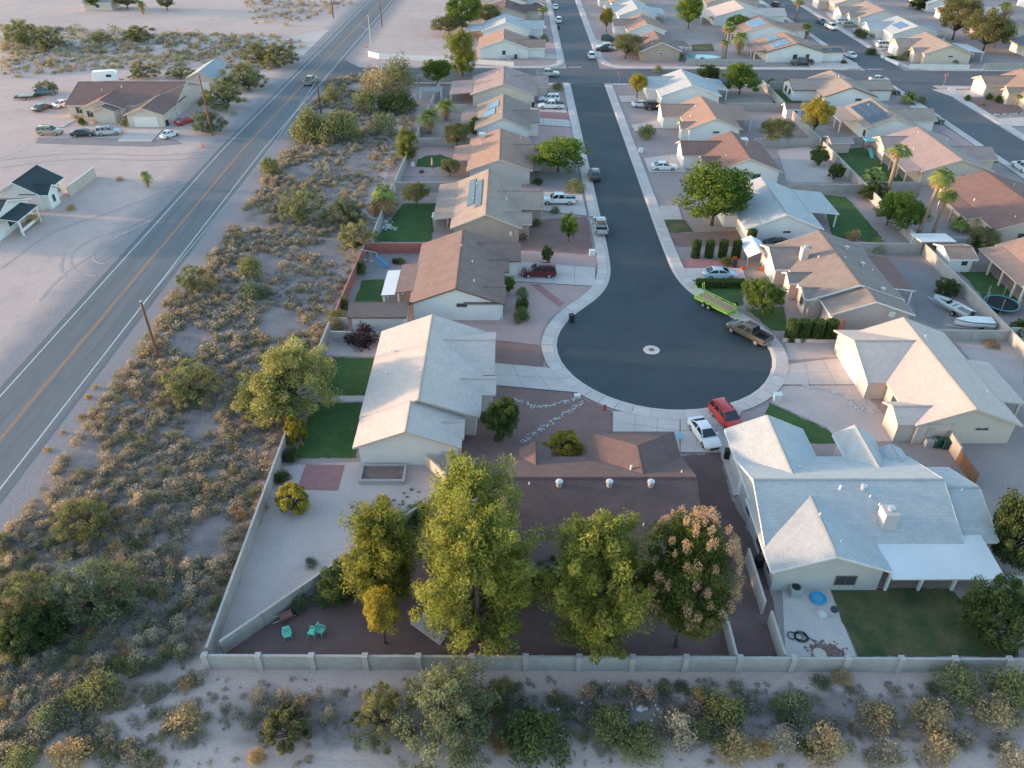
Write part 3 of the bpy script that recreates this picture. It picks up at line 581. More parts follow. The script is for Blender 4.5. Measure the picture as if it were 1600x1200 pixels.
house('white house with blue grey roof and patio cover facing the cross street', [(32.8,46.6,177.8,191.9,'y',2.6,5.0), (30.9,40,183.8,192.3,'x',2.6,4.3)], 'white', 'pale', WHITE, [('win', 's', 0, 41.7, 1.4, 1.0, 1.1), ('patio', 46.2, 49.4, 183.5, 192.5, 'e', 2.85, 2.4, None, 3), ('garage', 'w', 1, 188, 4.6, 2.1)])
# end of the cul-de-sac
house('dark brown shingle roofed house behind the row of tall trees', [(-.4,16.1,45.4,56.0,'x',2.6,4.8), (7.3,15.95,51.5,59.8,'y',2.6,4.45,'far'), (.7,3.7,51.5,57.2,'y',2.6,3.5)], 'tan', 'dark', BROWNT,
      [('vent', 4.1, 50.0, .24, .38), ('vent', 8.45, 50.0, .24, .38), ('vent', 12.05, 50.0, .24, .38), ('vent', 10.7, 52.6, .1, .45), ('vent', 15.1, 51.9, .05, .25), ('vent', 1.5, 50.1, .05, .25), ('vent', 11.1, 46.6, .05, .25), ('garage', 'n', 1, 11.6, 5, 2.1), ('patio', .2, 15.6, 42.0, 45.7, 's', 2.62, 2.3, None, 4)], vents=0)
house('sprawling house with pale blue grey shingle roof, stucco chimney and white patio cover', [(20.9,37.4,44.4,55.9,'x',2.7,5.1), (20.7,30.4,41.9,50.2,'y',2.7,4.5), (21.0,28.7,50,60.0,'y',2.72,4.5), (31.4,35.1,50,59.2,'y',2.7,3.9), (34.9,37.2,50,57.0,'y',2.7,3.35), (33.5,40.5,45.1,54.4,'x',2.7,4.55)], 'grey', 'pale', WHITE,
      [('win', 's', 1, 27.1, 1.25, 1.6, .95, BROWNT), ('win', 'w', 0, 50.5, 1.5, 1.0, 1.5, BROWNT), ('win', 'w', 1, 46.5, 1.5, 1.0, 1.5, BROWNT), ('win', 'w', 1, 43.6, 1.5, .7, .9, BROWNT), ('door', 'w', 0, 53.6, 1.0, 2.05, WHITE), ('patio', 30.2, 39.2, 41.3, 46.3, 's', 2.98, 2.55, METR, 4), ('chimney', 31.4, 46.5, 1.15, 1.3, 5.0),
       ('vent', 28.2, 49.3, .09, .4), ('vent', 30.2, 49.3, .2, .3), ('vent', 30.6, 48.6, .05, .25), ('vent', 31.2, 47.9, .05, .3), ('vent', 25.6, 46.4, .05, .3), ('vent', 26.4, 43.6, .05, .3), ('vent', 26, 53, .07, .2), ('vent', 38.8, 49.4, .05, .3), ('garage', 'n', 2, 24.8, 5, 2.1), ('win', 'n', 0, 30, 1.5, 1.6, 1.2)], vents=0)
# second row of lots
house('house with a large dark solar array and tan patio cover', [(70,81.4,154.7,169,'y',2.6,4.7), (76,86.6,160,167,'x',2.6,4.1)], 'white', 'tan', BEIGET, [('solar', 0, 'w', 156.2, 167.6, .22, .9, 7, 3, SOLAR), ('patio', 66.9, 70.4, 160.1, 169.8, 'w', 2.8, 2.4, None, 4), SW(0, 79, 1.2, .8, .5), ('win', 'w', 0, 156, 1.4, 1.2, 1.2), ('garage', 'e', 1, 163.5, 4.6, 2.1)])
house('white house with pale tan hipped roof at the corner lawn', [(69,81,177.3,192.3,'y',2.6,4.7), (63.9,74,183.0,191.5,'x',2.6,4.0), (76,87,183,190,'x',2.6,3.9)], 'white', 'tan', BROWNT, [SW(0, 77, 1.9), ('win', 'w', 0, 180, 1.4, 1.2, 1.1), ('win', 'w', 1, 186, 1.4, 1.2, 1.1), ('win', 'w', 1, 189, 1.4, 1.2, 1.1)])
house('large tan roofed house beside the swing set lawn', [(71,83.8,131.2,149.7,'y',2.6,4.7), (69.3,78,143.6,149.5,'x',2.6,3.8), (78,87.2,137,144,'x',2.6,3.9)], 'cream', 'mauve', BEIGET, [('patio', 68.6, 71.4, 131.6, 142.5, 'w', 2.75, 2.4, None, 4), ('win', 's', 0, 79, 1.4, 1.2, 1.1), ('garage', 'e', 2, 140.5, 4.6, 2.1)])
house('house with broad rust brown roof behind the tall leaning palms', [(71.4,85.6,107,126,'y',2.6,4.8)], 'cream', 'rust', BEIGET, [('patio', 69.4, 71.8, 111.5, 121, 'w', 2.8, 2.4, None, 3), ('win', 'w', 0, 109.2, 1.4, 1.5, 1.4), ('win', 's', 0, 76, 1.4, 1.2, 1.1)])
house('house with orange roof and columned patio beside the trampoline', [(69.0,82,84,102,'y',2.6,4.8)], 'cream', 'orange', BEIGET, [('patio', 66.3, 69.4, 91, 101.4, 'w', 2.8, 2.4, None, 4), ('patio', 66.6, 69.2, 86.0, 90.4, 'w', 2.5, 2.3, METR, 2)])
house('small white backyard shed with rust shingle roof and one window', [(60.9,64.9,98.2,103.4,'x',2.2,3.0)], 'white', 'orange', WHITE, [('win', 's', 0, 63.4, 1.4, .9, .7), ('patio', 58.9, 64.0, 103.2, 106.6, 'n', 2.6, 2.3, METR, 2)], name='garden_shed', cat='shed', vents=0)
house('little white shed with brown roof beside the corner lawn', [(58.6,62.6,169.6,173.2,'x',2.1,2.9)], 'white', 'brown', WHITE, [('win', 's', 0, 61.0, 1.3, .7, .7)], name='garden_shed', cat='shed', vents=0)
house('plain tan shed beside the teal playground slide', [(60.9,65.2,147.6,152.0,'x',2.1,2.8)], 'pink', 'grey', BEIGET, name='garden_shed', cat='shed', vents=0)
# north of the cross street
house('white house with orange roof behind the white wall', [(-9.2,4.8,223.8,237.7,'y',2.6,4.9), (0,9.2,224.6,231.2,'x',2.6,4.1)], 'white', 'orange', WHITE, [('win', 's', 0, -2.2, 1.5, 1.0, 1.1), ('garage', 'e', 1, 228, 4.6, 2.1), ('box', 'cooler_box', -1.4, -.4, 223.2, 223.9, .0, .9, GALV)])
house('house with faded blue grey roof and side patio north of the white wall', [(-9.0,5.4,246,259.5,'y',2.6,5.0), (0,9.6,250,257,'x',2.6,4.2)], 'white', 'pale', WHITE, [('patio', -13.5, -8.7, 247, 256, 'w', 2.8, 2.4, None, 3), ('garage', 'e', 1, 253.5, 4.6, 2.1)])
house('tan house with brown roof on the brown gravel corner', [(34.3,45.4,220.8,236.1,'y',2.6,4.8), (31,40,227,235,'x',2.6,4.1)], 'tan', 'brown', WHITE, [SW(0, 39.8, 1.9), ('garage', 'w', 1, 231, 4.6, 2.1), ('patio', 45.2, 48.6, 226, 234, 'e', 2.8, 2.4, None, 2)])
house('house with terracotta roof beyond the brown corner house', [(33.8,45.4,246,261.5,'y',2.6,4.6), (30.6,40,253,260.5,'x',2.6,4.0)], 'white', 'orange', WHITE, [('garage', 'w', 1, 257, 4.6, 2.1)])
house('house with pale grey roof beyond the terracotta roofed one', [(33.5,46,268.5,284,'y',2.6,4.8), (30.4,40,275,283,'x',2.6,4.1)], 'white', 'pale', WHITE, [('patio', 45.8, 49.6, 273, 283, 'e', 2.8, 2.4, None, 3), ('garage', 'w', 1, 279, 4.6, 2.1)])
house('house with sandy roof and two blue solar arrays by the wide driveway', [(67.5,83.4,219.5,233.5,'y',2.6,4.9), (76,89.0,220.2,227,'x',2.6,3.4)], 'white', 'orange', BROWNT, [('solar', 0, 'w', 221, 226, .30, .82, 4, 3, SOLARB), ('solar', 0, 'w', 228, 232.2, .36, .72, 3, 2, SOLARB), ('patio', 64.8, 67.8, 221, 232, 'w', 2.8, 2.4, None, 4), ('win', 's', 0, 75.5, 1.4, 1, 1), ('door', 's', 0, 78.8, 1.0, 2.0, DOORB), ('solar', 1, 's', 82.5, 84.8, .1, .5, 1, 1, SOLAR), ('solar', 1, 's', 85.2, 88.2, .05, .6, 1, 1, SOLAR)])
house('house with sandy roof and one big stepped blue solar array', [(66.8,83,243.5,257.5,'y',2.6,4.9), (76,87,247,255,'x',2.6,4.0)], 'white', 'orange', BEIGET, [('solar', 0, 'w', 245, 253.5, .38, .92, 5, 3, SOLARB), ('patio', 64, 67.1, 245, 256, 'w', 2.8, 2.4, None, 4)])
house('long house with pale sandy roof and columned porch', [(63.5,82,267,281,'y',2.6,5.2), (76,87.5,270,278,'x',2.6,4.1)], 'white', 'sandy', WHITE, [('patio', 59.8, 63.9, 268, 280, 'w', 2.8, 2.4, None, 5)])
house('tan roofed house behind the white picket fence', [(108.6,121.8,217.6,233.6,'y',2.6,4.8), (105.2,113,226,233,'x',2.6,4.0), (106.6,113,219,222.6,'x',2.6,3.5)], 'cream', 'tan', BEIGET, [SW(0, 116, 1.9), ('patio', 121.5, 126, 220, 230, 'e', 2.8, 2.4, METR, 3), ('garage', 'w', 1, 229.5, 4.6, 2.1)])
house('white house with pale roof and solar panels beside the tan roofed corner house', [(109.6,123.4,241.5,256.5,'y',2.6,4.9), (105.5,114,248,255.5,'x',2.6,4.1)], 'white', 'pale', WHITE, [('solar', 0, 'w', 244, 250, .4, .8, 3, 2, SOLARB), ('patio', 123.1, 127, 244, 254, 'e', 2.8, 2.4, None, 3), ('garage', 'w', 1, 251.8, 4.6, 2.1)])
house('tan house two doors beyond the white solar roofed one', [(109,123.5,265.5,281,'y',2.6,4.9), (105.5,114,272,280,'x',2.6,4.1), (106.5,113,267,270.5,'x',2.6,3.6)], 'white', 'tan', BEIGET, [('garage', 'w', 1, 276, 4.6, 2.1)])
house('orange roofed house with white garage beside the gravel island', [(113.8,127,177.5,193.2,'y',2.6,4.8), (109.6,118,186.6,193.6,'x',2.6,4.0), (111.4,118,180,183.5,'x',2.6,3.5)], 'cream', 'orange', BEIGET, [('garage', 'w', 1, 190, 4.8, 2.1)])
# far rows, alike lots repeating to the edge of the view
FAR = [(-9.2, 5, 270, 'dark', 'cream', 'e'), (-9, 5.2, 293, 'brown', 'white', 'e'), (-9, 5.2, 316, 'orange', 'white', 'e'), (33.6, 46, 292, 'orange', 'white', 'w'), (33.6, 46, 315, 'tan', 'white', 'w'), (66, 82, 291, 'orange', 'cream', 'e'), (66, 82, 314, 'grey', 'white', 'e'),
       (109, 123, 289, 'sandy', 'cream', 'w'), (109, 123, 312, 'brown', 'white', 'w'), (140, 154, 219, 'grey', 'white', 'e'), (140, 154, 243, 'mauve', 'cream', 'e'), (140, 154, 267, 'sandy', 'white', 'e'), (141, 155, 290, 'pale', 'white', 'e'), (141, 155, 313, 'orange', 'cream', 'e'), (182, 196, 243, 'grey', 'cream', 'w'), (182, 196, 267, 'tan', 'white', 'w'), (182, 196, 290, 'brown', 'white', 'w'), (182, 196, 313, 'grey', 'cream', 'w'), (-9, 5, 339, 'pale', 'white', 'e'), (33.6, 46, 338, 'brown', 'white', 'w'), (66, 82, 337, 'sandy', 'white', 'e'), (109, 123, 335, 'orange', 'white', 'w'), (141, 155, 336, 'pale', 'white', 'e')]
ROWN = {-9.2: 'nearest the white wall on the far street', -9: 'along the far street', 33.6: 'across the far street', 66: 'backing onto the far street lots', 109: 'past the second street', 140: 'behind the big olive trees', 141: 'in the last row but one', 182: 'in the outermost row'}
for x0, x1, y0, rf, wl, sd_ in FAR:
    g0 = (x1 - 5, x1 + 4, y0 + 6, y0 + 13.5, 'x', 2.6, 4.1) if sd_ == 'e' else (x0 - 3.4, x0 + 5, y0 + 6, y0 + 13.5, 'x', 2.6, 4.1)
    house(f'{wl} stucco house with {dict(dark="dark brown", pale="pale grey").get(rf, rf)} roof {ROWN[x0]}', [(x0, x1, y0, y0 + 15.5, 'y', 2.6, 4.8), g0], wl, rf, BEIGET, [('win', 's', 0, (x0 + x1) / 2 + 2, 1.5, 1.2, 1.0), ('garage', sd_, 1, y0 + 9.7, 4.6, 2.1)], group=f'far {rf} roofed houses', vents=2)
# west of the highway
house('long brown roofed house with white double garage across the highway', [(-96.2,-72.2,171,188,'x',2.6,5.3), (-80.6,-72.25,163.8,178,'y',2.6,4.0), (-91.8,-82.5,168.4,178,'y',2.6,4.3), (-88.6,-83.4,166.4,172,'y',2.55,3.5)], 'cream', 'rust', BEIGET,
      [('garage', 's', 1, -76.4, 4.9, 2.1), ('win', 's', 0, -93.6, 1.4, 1.3, 1.3), ('win', 's', 2, -90, 1.4, 1.3, 1.3)])
house('metal roofed workshop behind the brown roofed house', [(-77,-70.2,191.3,205,'y',3.0,4.5)], 'cream', mat('grey_metal_roof', (.30, .34, .35), (.26, .30, .31), .5, 3, .5), BEIGET, [('garage', 's', 0, -73.0, 2.4, 2.0)], name='workshop', cat='workshop', vents=0)
house('white house with slate blue roof and east facing bay windows', [(-84,-76.3,120.3,128.4,'y',2.6,4.8), (-80,-75.2,120.5,124.4,'x',2.6,3.7)], 'white', 'slate', WHITE, [('win', 'e', 1, 122.4, 1.4, .9, 1.2), ('win', 'e', 0, 126.6, 1.4, .9, 1.2)], vents=0)
house('white house with slate roof and railed porch at the edge of the bare lot', [(-97,-77.3,107.5,119.3,'x',2.6,4.7)], 'white', 'slate', WHITE, [('patio', -77.5, -74.8, 110.2, 116.6, 'e', 3.0, 2.6, RF['slate'], 2), ('win', 'e', 0, 113, 1.4, 1.8, 1.2), ('box', 'porch_rail', -75.2, -75.1, 110.6, 116.2, .5, .95, WHITE)], vents=0)
# ---------------------------------------------------------------- vegetation
def leafmat(name, dark, light, trans=.45):
    if name in MATS: return MATS[name]
    m = bpy.data.materials.new(name); m.use_nodes = True; t = m.node_tree; N = t.nodes; L = t.links
    N.remove(N['Principled BSDF']); out = N['Material Output']
    a = N.new('ShaderNodeAttribute'); a.attribute_name = 'tint'
    mx = N.new('ShaderNodeMix'); mx.data_type = 'RGBA'; mx.inputs[6].default_value = (*dark, 1); mx.inputs[7].default_value = (*light, 1); L.new(a.outputs['Fac'], mx.inputs[0])
    oi = N.new('ShaderNodeObjectInfo'); hv = N.new('ShaderNodeHueSaturation')
    r = N.new('ShaderNodeMapRange'); r.inputs[3].default_value = .8; r.inputs[4].default_value = 1.15; L.new(oi.outputs['Random'], r.inputs[0]); L.new(r.outputs[0], hv.inputs['Value']); L.new(mx.outputs[2], hv.inputs['Color'])
    d = N.new('ShaderNodeBsdfDiffuse'); tr = N.new('ShaderNodeBsdfTranslucent'); ms = N.new('ShaderNodeMixShader'); ms.inputs[0].default_value = trans
    L.new(hv.outputs[0], d.inputs[0]); L.new(hv.outputs[0], tr.inputs[0]); L.new(d.outputs[0], ms.inputs[1]); L.new(tr.outputs[0], ms.inputs[2]); L.new(ms.outputs[0], out.inputs[0])
    MATS[name] = m; return m
LM = dict(pine=leafmat('pine_needles', (.085, .125, .03), (.40, .40, .095)), pine2=leafmat('green_pine_needles', (.075, .12, .03), (.34, .36, .09)), blossom=leafmat('blossom_leaves', (.045, .075, .025), (.19, .22, .06)), flower=leafmat('dry_blossom', (.34, .225, .135), (.58, .41, .27)),
          palo=leafmat('fine_yellow_green_leaves', (.14, .16, .055), (.48, .46, .17)), broad=leafmat('bright_green_leaves', (.055, .105, .028), (.24, .32, .07)), olive=leafmat('olive_leaves', (.08, .095, .045), (.30, .285, .13)),
          dark=leafmat('dark_green_leaves', (.040, .070, .030), (.16, .20, .075)), creo=leafmat('creosote_leaves', (.10, .12, .06), (.36, .36, .16)), grey=leafmat('grey_green_leaves', (.08, .10, .06), (.26, .30, .17)),
          tan=leafmat('dry_brush', (.25, .205, .145), (.62, .52, .38)), tan2=leafmat('grey_brush', (.19, .175, .145), (.50, .45, .37)), gold=leafmat('golden_brush', (.24, .185, .10), (.58, .46, .27)), rustb=leafmat('rust_brush', (0.298, 0.184, 0.088), (0.620, 0.473, 0.228)),
          purple=leafmat('purple_leaves', (0.022, 0.016, 0.020), (0.075, 0.053, 0.060)), hedge=leafmat('hedge_leaves', (.05, .09, .03), (.20, .25, .08)), palm=leafmat('palm_leaflets', (.09, .14, .04), (.34, .38, .12), .15), skirt=leafmat('dry_palm_fronds', (0.250, 0.156, 0.081), (0.525, 0.362, 0.200), .1),
          yellow=leafmat('yellowing_leaves', (0.158, 0.149, 0.032), (0.525, 0.438, 0.079)))
BARK = mat('bark', (.13, .095, .07), (.09, .07, .055), 6, 30, .95, .3); PALMB = mat('palm_trunk', (.30, .22, .16), (.22, .165, .125), 8, 30, .95, .3, coord='obj'); TWIG = mat('dry_twigs', (.20, .165, .14), (.14, .115, .10), 5, 20, .95)
def leaf_arrays(rng, clumps, n, ll, lw, shell=.55):
    """leaf quads spread through the clump volumes"""
    C = np.array([c[:3] for c in clumps]); Rr = np.array([c[3:6] for c in clumps]); T = np.array([c[6] if len(c) > 6 else .5 for c in clumps])
    if hasattr(n, '__len__'): idx = np.repeat(np.arange(len(C)), n)
    else: idx = np.repeat(np.arange(len(C)), n)
    N = len(idx)
    d = rng.normal(size=(N, 3)); d /= np.linalg.norm(d, axis=1)[:, None]
    r = shell + (1 - shell) * rng.random(N) ** .6
    P = C[idx] + d * Rr[idx] * r[:, None]
    nn = d * .7 + rng.normal(size=(N, 3)) * .6 + np.array([0, 0, .25]); nn /= np.linalg.norm(nn, axis=1)[:, None]
    t = np.cross(nn, rng.normal(size=(N, 3))); t /= np.linalg.norm(t, axis=1)[:, None] + 1e-9
    b = np.cross(nn, t)
    L_ = ll * (.6 + .8 * rng.random(N))[:, None] / 2; W_ = lw * (.6 + .8 * rng.random(N))[:, None] / 2
    V = np.stack([P - t * L_ - b * W_ * .4, P - b * W_ + t * L_ * .1, P + t * L_, P + b * W_ + t * L_ * .1], 1).reshape(-1, 3)
    tint = np.clip(T[idx] + rng.normal(size=N) * .2, 0, 1)
    return V, np.repeat(tint, 4)
def leaf_mesh(name, V, tint, m):
    me = bpy.data.meshes.new(name); n = len(V) // 4
    me.vertices.add(len(V)); me.vertices.foreach_set('co', V.astype(np.float32).ravel())
    me.loops.add(n * 4); me.loops.foreach_set('vertex_index', np.arange(n * 4, dtype=np.int32))
    me.polygons.add(n); me.polygons.foreach_set('loop_start', np.arange(0, n * 4, 4, dtype=np.int32)); me.polygons.foreach_set('loop_total', np.full(n, 4, dtype=np.int32))
    at = me.attributes.new('tint', 'FLOAT', 'POINT'); at.data.foreach_set('value', tint.astype(np.float32))
    me.materials.append(m); me.update(calc_edges=True); return me
def rot(rng): a = rng.random() * 2 * math.pi; return math.cos(a), math.sin(a)
def proto_pine(seed, H=12., Rm=3.7, n=120, m='pine', dens=15):
    rng = np.random.default_rng(seed); cl = []; tb = MB(); tb.tube([(0, 0, -.1), (.1, 0, H * .35), (0, .1, H * .7), (0, 0, H * .96)], [.26, .2, .11, .03], 8)
    for i in range(dens):
        f = (i + .5) / dens; z = H * (.10 + .86 * f); prof = (.72 + .28 * min(1, f / .3)) * (1.0 if f < .5 else math.sqrt(max(.02, 1 - ((f - .5) / .52) ** 2)))
        for k in range(8 if f < .8 else 6):
            c, s = rot(rng); ln = Rm * prof * rng.uniform(.55, 1.2); up = rng.uniform(.12, .5) * ln
            e = np.array([c * ln, s * ln, z + up])
            tb.tube([(0, 0, z - .1), (c * ln * .5, s * ln * .5, z + up * .35), tuple(e)], [.06, .045, .02], 4, cap=False)
            for q in ((.45, .55) if rng.random() < .5 else (.5,)) + (.78, 1.0):
                rr = rng.uniform(.40, .98) * (1.05 if q > .7 else .85)
                cl.append((c * ln * q + rng.normal() * .12, s * ln * q + rng.normal() * .12, z + up * q + rng.normal() * .15, rr * .8, rr * .8, rr * 1.15, rng.uniform(.25, .75) + .15 * (q > .9)))
    cl.append((0, 0, H * .95, .5, .5, .9, .7))
    V, t = leaf_arrays(rng, cl, n, .28, .085, .35)
    return tb.mesh('trunk', BARK), leaf_mesh('crown', V, t, LM[m]), H * 1.13, 2.1 * Rm
def proto_broad(seed, m, H=6., W=6., trunk=.28, n=150, k=70, ll=.22, lw=.13, multi=1, flat=1.0, hang=0.0, cr=(.5, .95), mound=False):
    """round crowned tree: limbs to clumps on and inside an uneven ellipsoid"""
    rng = np.random.default_rng(seed); cl = []; tb = MB(); zc = H * (trunk + (1 - trunk) * .5); rz = H * (1 - trunk) / 2 * flat
    if mound: zc, rz = H * .16, H * .82
    lob = [(rng.normal(size=3), rng.uniform(.58, 1.32)) for _ in range(11)]
    stems = [(0, 0)] if multi == 1 else [(rng.normal() * .2, rng.normal() * .2) for _ in range(multi)]
    for sx, sy in stems: tb.tube([(sx * .3, sy * .3, -.1), (sx * .8, sy * .8, H * trunk * .6), (sx * 2.2, sy * 2.2, H * (trunk + .12))], [.17 if multi == 1 else .1, .13 if multi == 1 else .08, .08], 7)
    for i in range(k):
        d = rng.normal(size=3); d /= np.linalg.norm(d)
        if mound: d[2] = abs(d[2])
        elif d[2] < -.75: d[2] *= -.5
        g = 1.0
        for v, a in lob:
            v = v / np.linalg.norm(v); w_ = max(0, d @ v) ** 4; g = g * (1 - w_) + g * a * w_
        q = rng.uniform(.55, .95) * g
        p = np.array([d[0] * W / 2 * q, d[1] * W / 2 * q, zc + d[2] * rz * q - hang * (d[0] ** 2 + d[1] ** 2)])
        r = rng.uniform(*cr) * min(W, H) / 6.
        p[2] = max(p[2], r * .7)
        cl.append((p[0], p[1], p[2], r, r, r * .8, rng.uniform(.2, .75)))
        if i % 3 == 0: s_ = stems[i % len(stems)]; tb.tube([(s_[0] * 2, s_[1] * 2, H * (trunk + .06)), (p[0] * .5 + s_[0], p[1] * .5 + s_[1], (H * trunk + p[2]) / 2 + .2), tuple(p)], [.07, .045, .015], 4, cap=False)
    V, t = leaf_arrays(rng, cl, n, ll, lw, .35)
    return tb.mesh('trunk', BARK), leaf_mesh('crown', V, t, LM[m]), H, W
def proto_shrub(seed, m, H=1.2, W=1.7, k=16, n=45, ll=.13, lw=.06, sub=True):
    rng = np.random.default_rng(seed); cl = []
    for i in range(k):
        a = rng.random() * 2 * math.pi; q = rng.random() ** .55; x, y = math.cos(a) * q * W * .40, math.sin(a) * q * W * .40
        h = H * (1 - .55 * q * q) * rng.uniform(.55, .95); r = W * rng.uniform(.165, .23)
        cl.append((x, y, max(r * .6, h - r * .6), r, r, r * 1.05, rng.uniform(.2, .8)))
    cl.append((0, 0, H * .22, W * .36, W * .36, H * .22, .3))
    V, t = leaf_arrays(rng, cl, [n] * (len(cl) - 1) + [n * 2], ll, lw, .35)
    return V, t, H, W
def proto_palm(seed, H=9., skirt=.18, crown=1.7, n=30, fan=True, lean=0.0):
    rng = np.random.default_rng(seed); tb = MB(); tb.tube([(0, 0, -.1), (lean * .3, 0, H * .35), (lean, 0, H)], [.30, .22, .19], 9)
    fb = []; ft = []; sb = []; st = []
    def frond(az, el, ln, bufv, buft, nl=13, drop=.6):
        c, s = math.cos(az), math.sin(az); pts = []
        for q in np.linspace(0, 1, 6):
            r = ln * q * math.cos(el) * (1 - .12 * q); z = ln * q * math.sin(el) - drop * ln * q * q; pts.append(np.array([lean + c * r, s * r, H + z]))
        pts = np.array(pts); side = np.array([-s, c, 0])
        if fan:
            base = pts[2]; fw = (pts[5] - pts[2]); fl = np.linalg.norm(fw); fw /= fl; up = np.cross(side, fw)
            for a in np.linspace(-1.35, 1.35, nl):
                d = fw * math.cos(a) + side * math.sin(a) - np.array([0, 0, .25 * abs(math.sin(a)) + .12]); e = base + d * fl * (.95 + .1 * rng.random()); w_ = side * math.cos(a) * .07 - fw * math.sin(a) * .07
                m_ = base + d * fl * .55; bufv += [base, m_ - w_, e, m_ + w_]; buft += [rng.uniform(.2, .9)] * 4
            bufv += [pts[0], pts[1] + side * .03, base, pts[1] - side * .03]; buft += [.4] * 4
        else:
            for i in range(nl):
                q = .12 + .88 * i / (nl - 1); j = min(4, int(q * 5)); f_ = q * 5 - j; p = pts[j] * (1 - f_) + pts[j + 1] * f_; tg = pts[j + 1] - pts[j]; tg /= np.linalg.norm(tg)
                l2 = ln * .26 * math.sin(math.pi * min(.95, q * .8 + .15))
                for sg in (-1, 1):
                    d = side * sg * .75 + tg * .6 - np.array([0, 0, .25]); e = p + d * l2; w_ = tg * .045
                    bufv += [p - w_, (p + e) / 2 - w_ * 1.3, e, (p + e) / 2 + w_ * 1.3]; buft += [rng.uniform(.2, .9)] * 4
    for i in range(n):
        frond(rng.random() * 6.283, rng.uniform(-.15, 1.25), crown * rng.uniform(.85, 1.15), fb, ft, 13 if fan else 16, .5 if fan else .62)
    for i in range(int(n * 1.1) if skirt else 0):
        frond(rng.random() * 6.283, rng.uniform(-1.3, -.75), crown * rng.uniform(.6, 1.0) * (skirt / .18) ** .5, sb, st, 11, .15)
    cr = leaf_mesh('crown', np.array(fb), np.array(ft), LM['palm']); sk = leaf_mesh('skirt', np.array(sb), np.array(st), LM['skirt']) if sb else None
    return tb.mesh('trunk', PALMB), cr, H + crown * .7, crown * 1.9, sk
PT = {}
PT['pineA'] = proto_pine(1, n=130); PT['pineB'] = proto_pine(2, Rm=3.3, n=130); PT['pineC'] = proto_pine(3, H=9, Rm=2.4, n=110, dens=11); PT['pineG'] = proto_pine(5, H=9, Rm=3.2, n=110, m='pine2', dens=11)
PT['blossom'] = proto_broad(7, 'blossom', 11, 7.4, .05, 150, 220, .22, .10, cr=(.45, .85))
PT['palo'] = proto_broad(11, 'palo', 5.6, 7.5, .05, 170, 150, .17, .07, multi=4, mound=True, cr=(.4, .75)); PT['palo2'] = proto_broad(12, 'creo', 4., 6., .05, 130, 90, .16, .07, multi=4, mound=True, cr=(.4, .75))
PT['broad'] = proto_broad(21, 'broad', 6, 6, .10, 150, 95, .22, .14, cr=(.45, .9)); PT['broad2'] = proto_broad(22, 'broad', 6, 6.4, .14, 150, 95, .22, .14, cr=(.5, 1.0)); PT['dark'] = proto_broad(23, 'dark', 5, 6, .04, 150, 120, .20, .11, cr=(.45, .85), mound=True)
PT['olive'] = proto_broad(24, 'olive', 5.5, 6, .12, 150, 90, .18, .09); PT['olive2'] = proto_broad(25, 'olive', 5.5, 6.5, .12, 150, 110, .18, .09); PT['grey'] = proto_broad(26, 'grey', 4, 6, .04, 140, 90, .17, .07, multi=3, mound=True); PT['yellow'] = proto_broad(27, 'yellow', 5, 5, .15, 130, 80, .18, .09)
PT['hedgeball'] = proto_broad(31, 'hedge', 4, 4, .0, 190, 120, .13, .07, cr=(.5, .62)); PT['purple'] = proto_broad(32, 'purple', 2.4, 3.2, .08, 130, 60, .18, .10, multi=3, mound=True); PT['gold'] = proto_broad(33, 'yellow', 2.4, 3., .05, 130, 60, .17, .07, multi=3, mound=True)
PT['brownm'] = proto_broad(35, 'olive', 2.6, 4.4, .05, 130, 80, .16, .07, multi=4, cr=(.4, .75), mound=True)
PT['cone'] = proto_pine(34, H=5, Rm=1.3, n=90, m='pine2', dens=9)
PT['fan'] = proto_palm(41, 9.); PT['fan2'] = proto_palm(42, 8., lean=.6); PT['skirtfan'] = proto_palm(43, 3.4, .6, 1.9, 34); PT['date'] = proto_palm(44, 3.2, .2, 2.6, 46, False); PT['smallfan'] = proto_palm(45, 1.2, 0, 1.6, 30)
def plant(kind, u, vb, vt, wpx, label, cat='tree', name=None, group=None, rz=None, flowers=None):
    """kind, ground point, row of the top, width across; sizes follow from the place on the ground"""
    x, y = G(u, vb); H = max(.4, HT(y, vt)); p = PT[kind]; W = wpx / PPM(y, H * .5)
    if kind in ('palo', 'palo2', 'grey', 'dark', 'brownm') and not (kind == 'dark' and u > 1500):
        H = min(H, (.66 if kind != 'palo' else .75) * W); y = G(u, vt, H)[1] - .22 * W; x = (u - 800) / PPM(y, H * .4)
    nm = name or {'fan': 'fan_palm', 'fan2': 'fan_palm', 'skirtfan': 'fan_palm', 'date': 'date_palm', 'smallfan': 'fan_palm', 'pineA': 'pine_tree', 'pineB': 'pine_tree', 'pineC': 'pine_tree', 'pineG': 'pine_tree', 'cone': 'conifer'}.get(kind, 'tree' if cat == 'tree' else 'shrub')
    e = empty(nm, (x, y, 0), (u * 1.7 + vb) % 6.28 if rz is None else rz, label, cat, group)
    sx, sz = W / p[3], H / p[2]; e.scale = (sx, sx, sz)
    link('trunk', p[0], e); link('crown', p[1], e)
    if len(p) > 4 and p[4]: link('skirt', p[4], e)
    return e
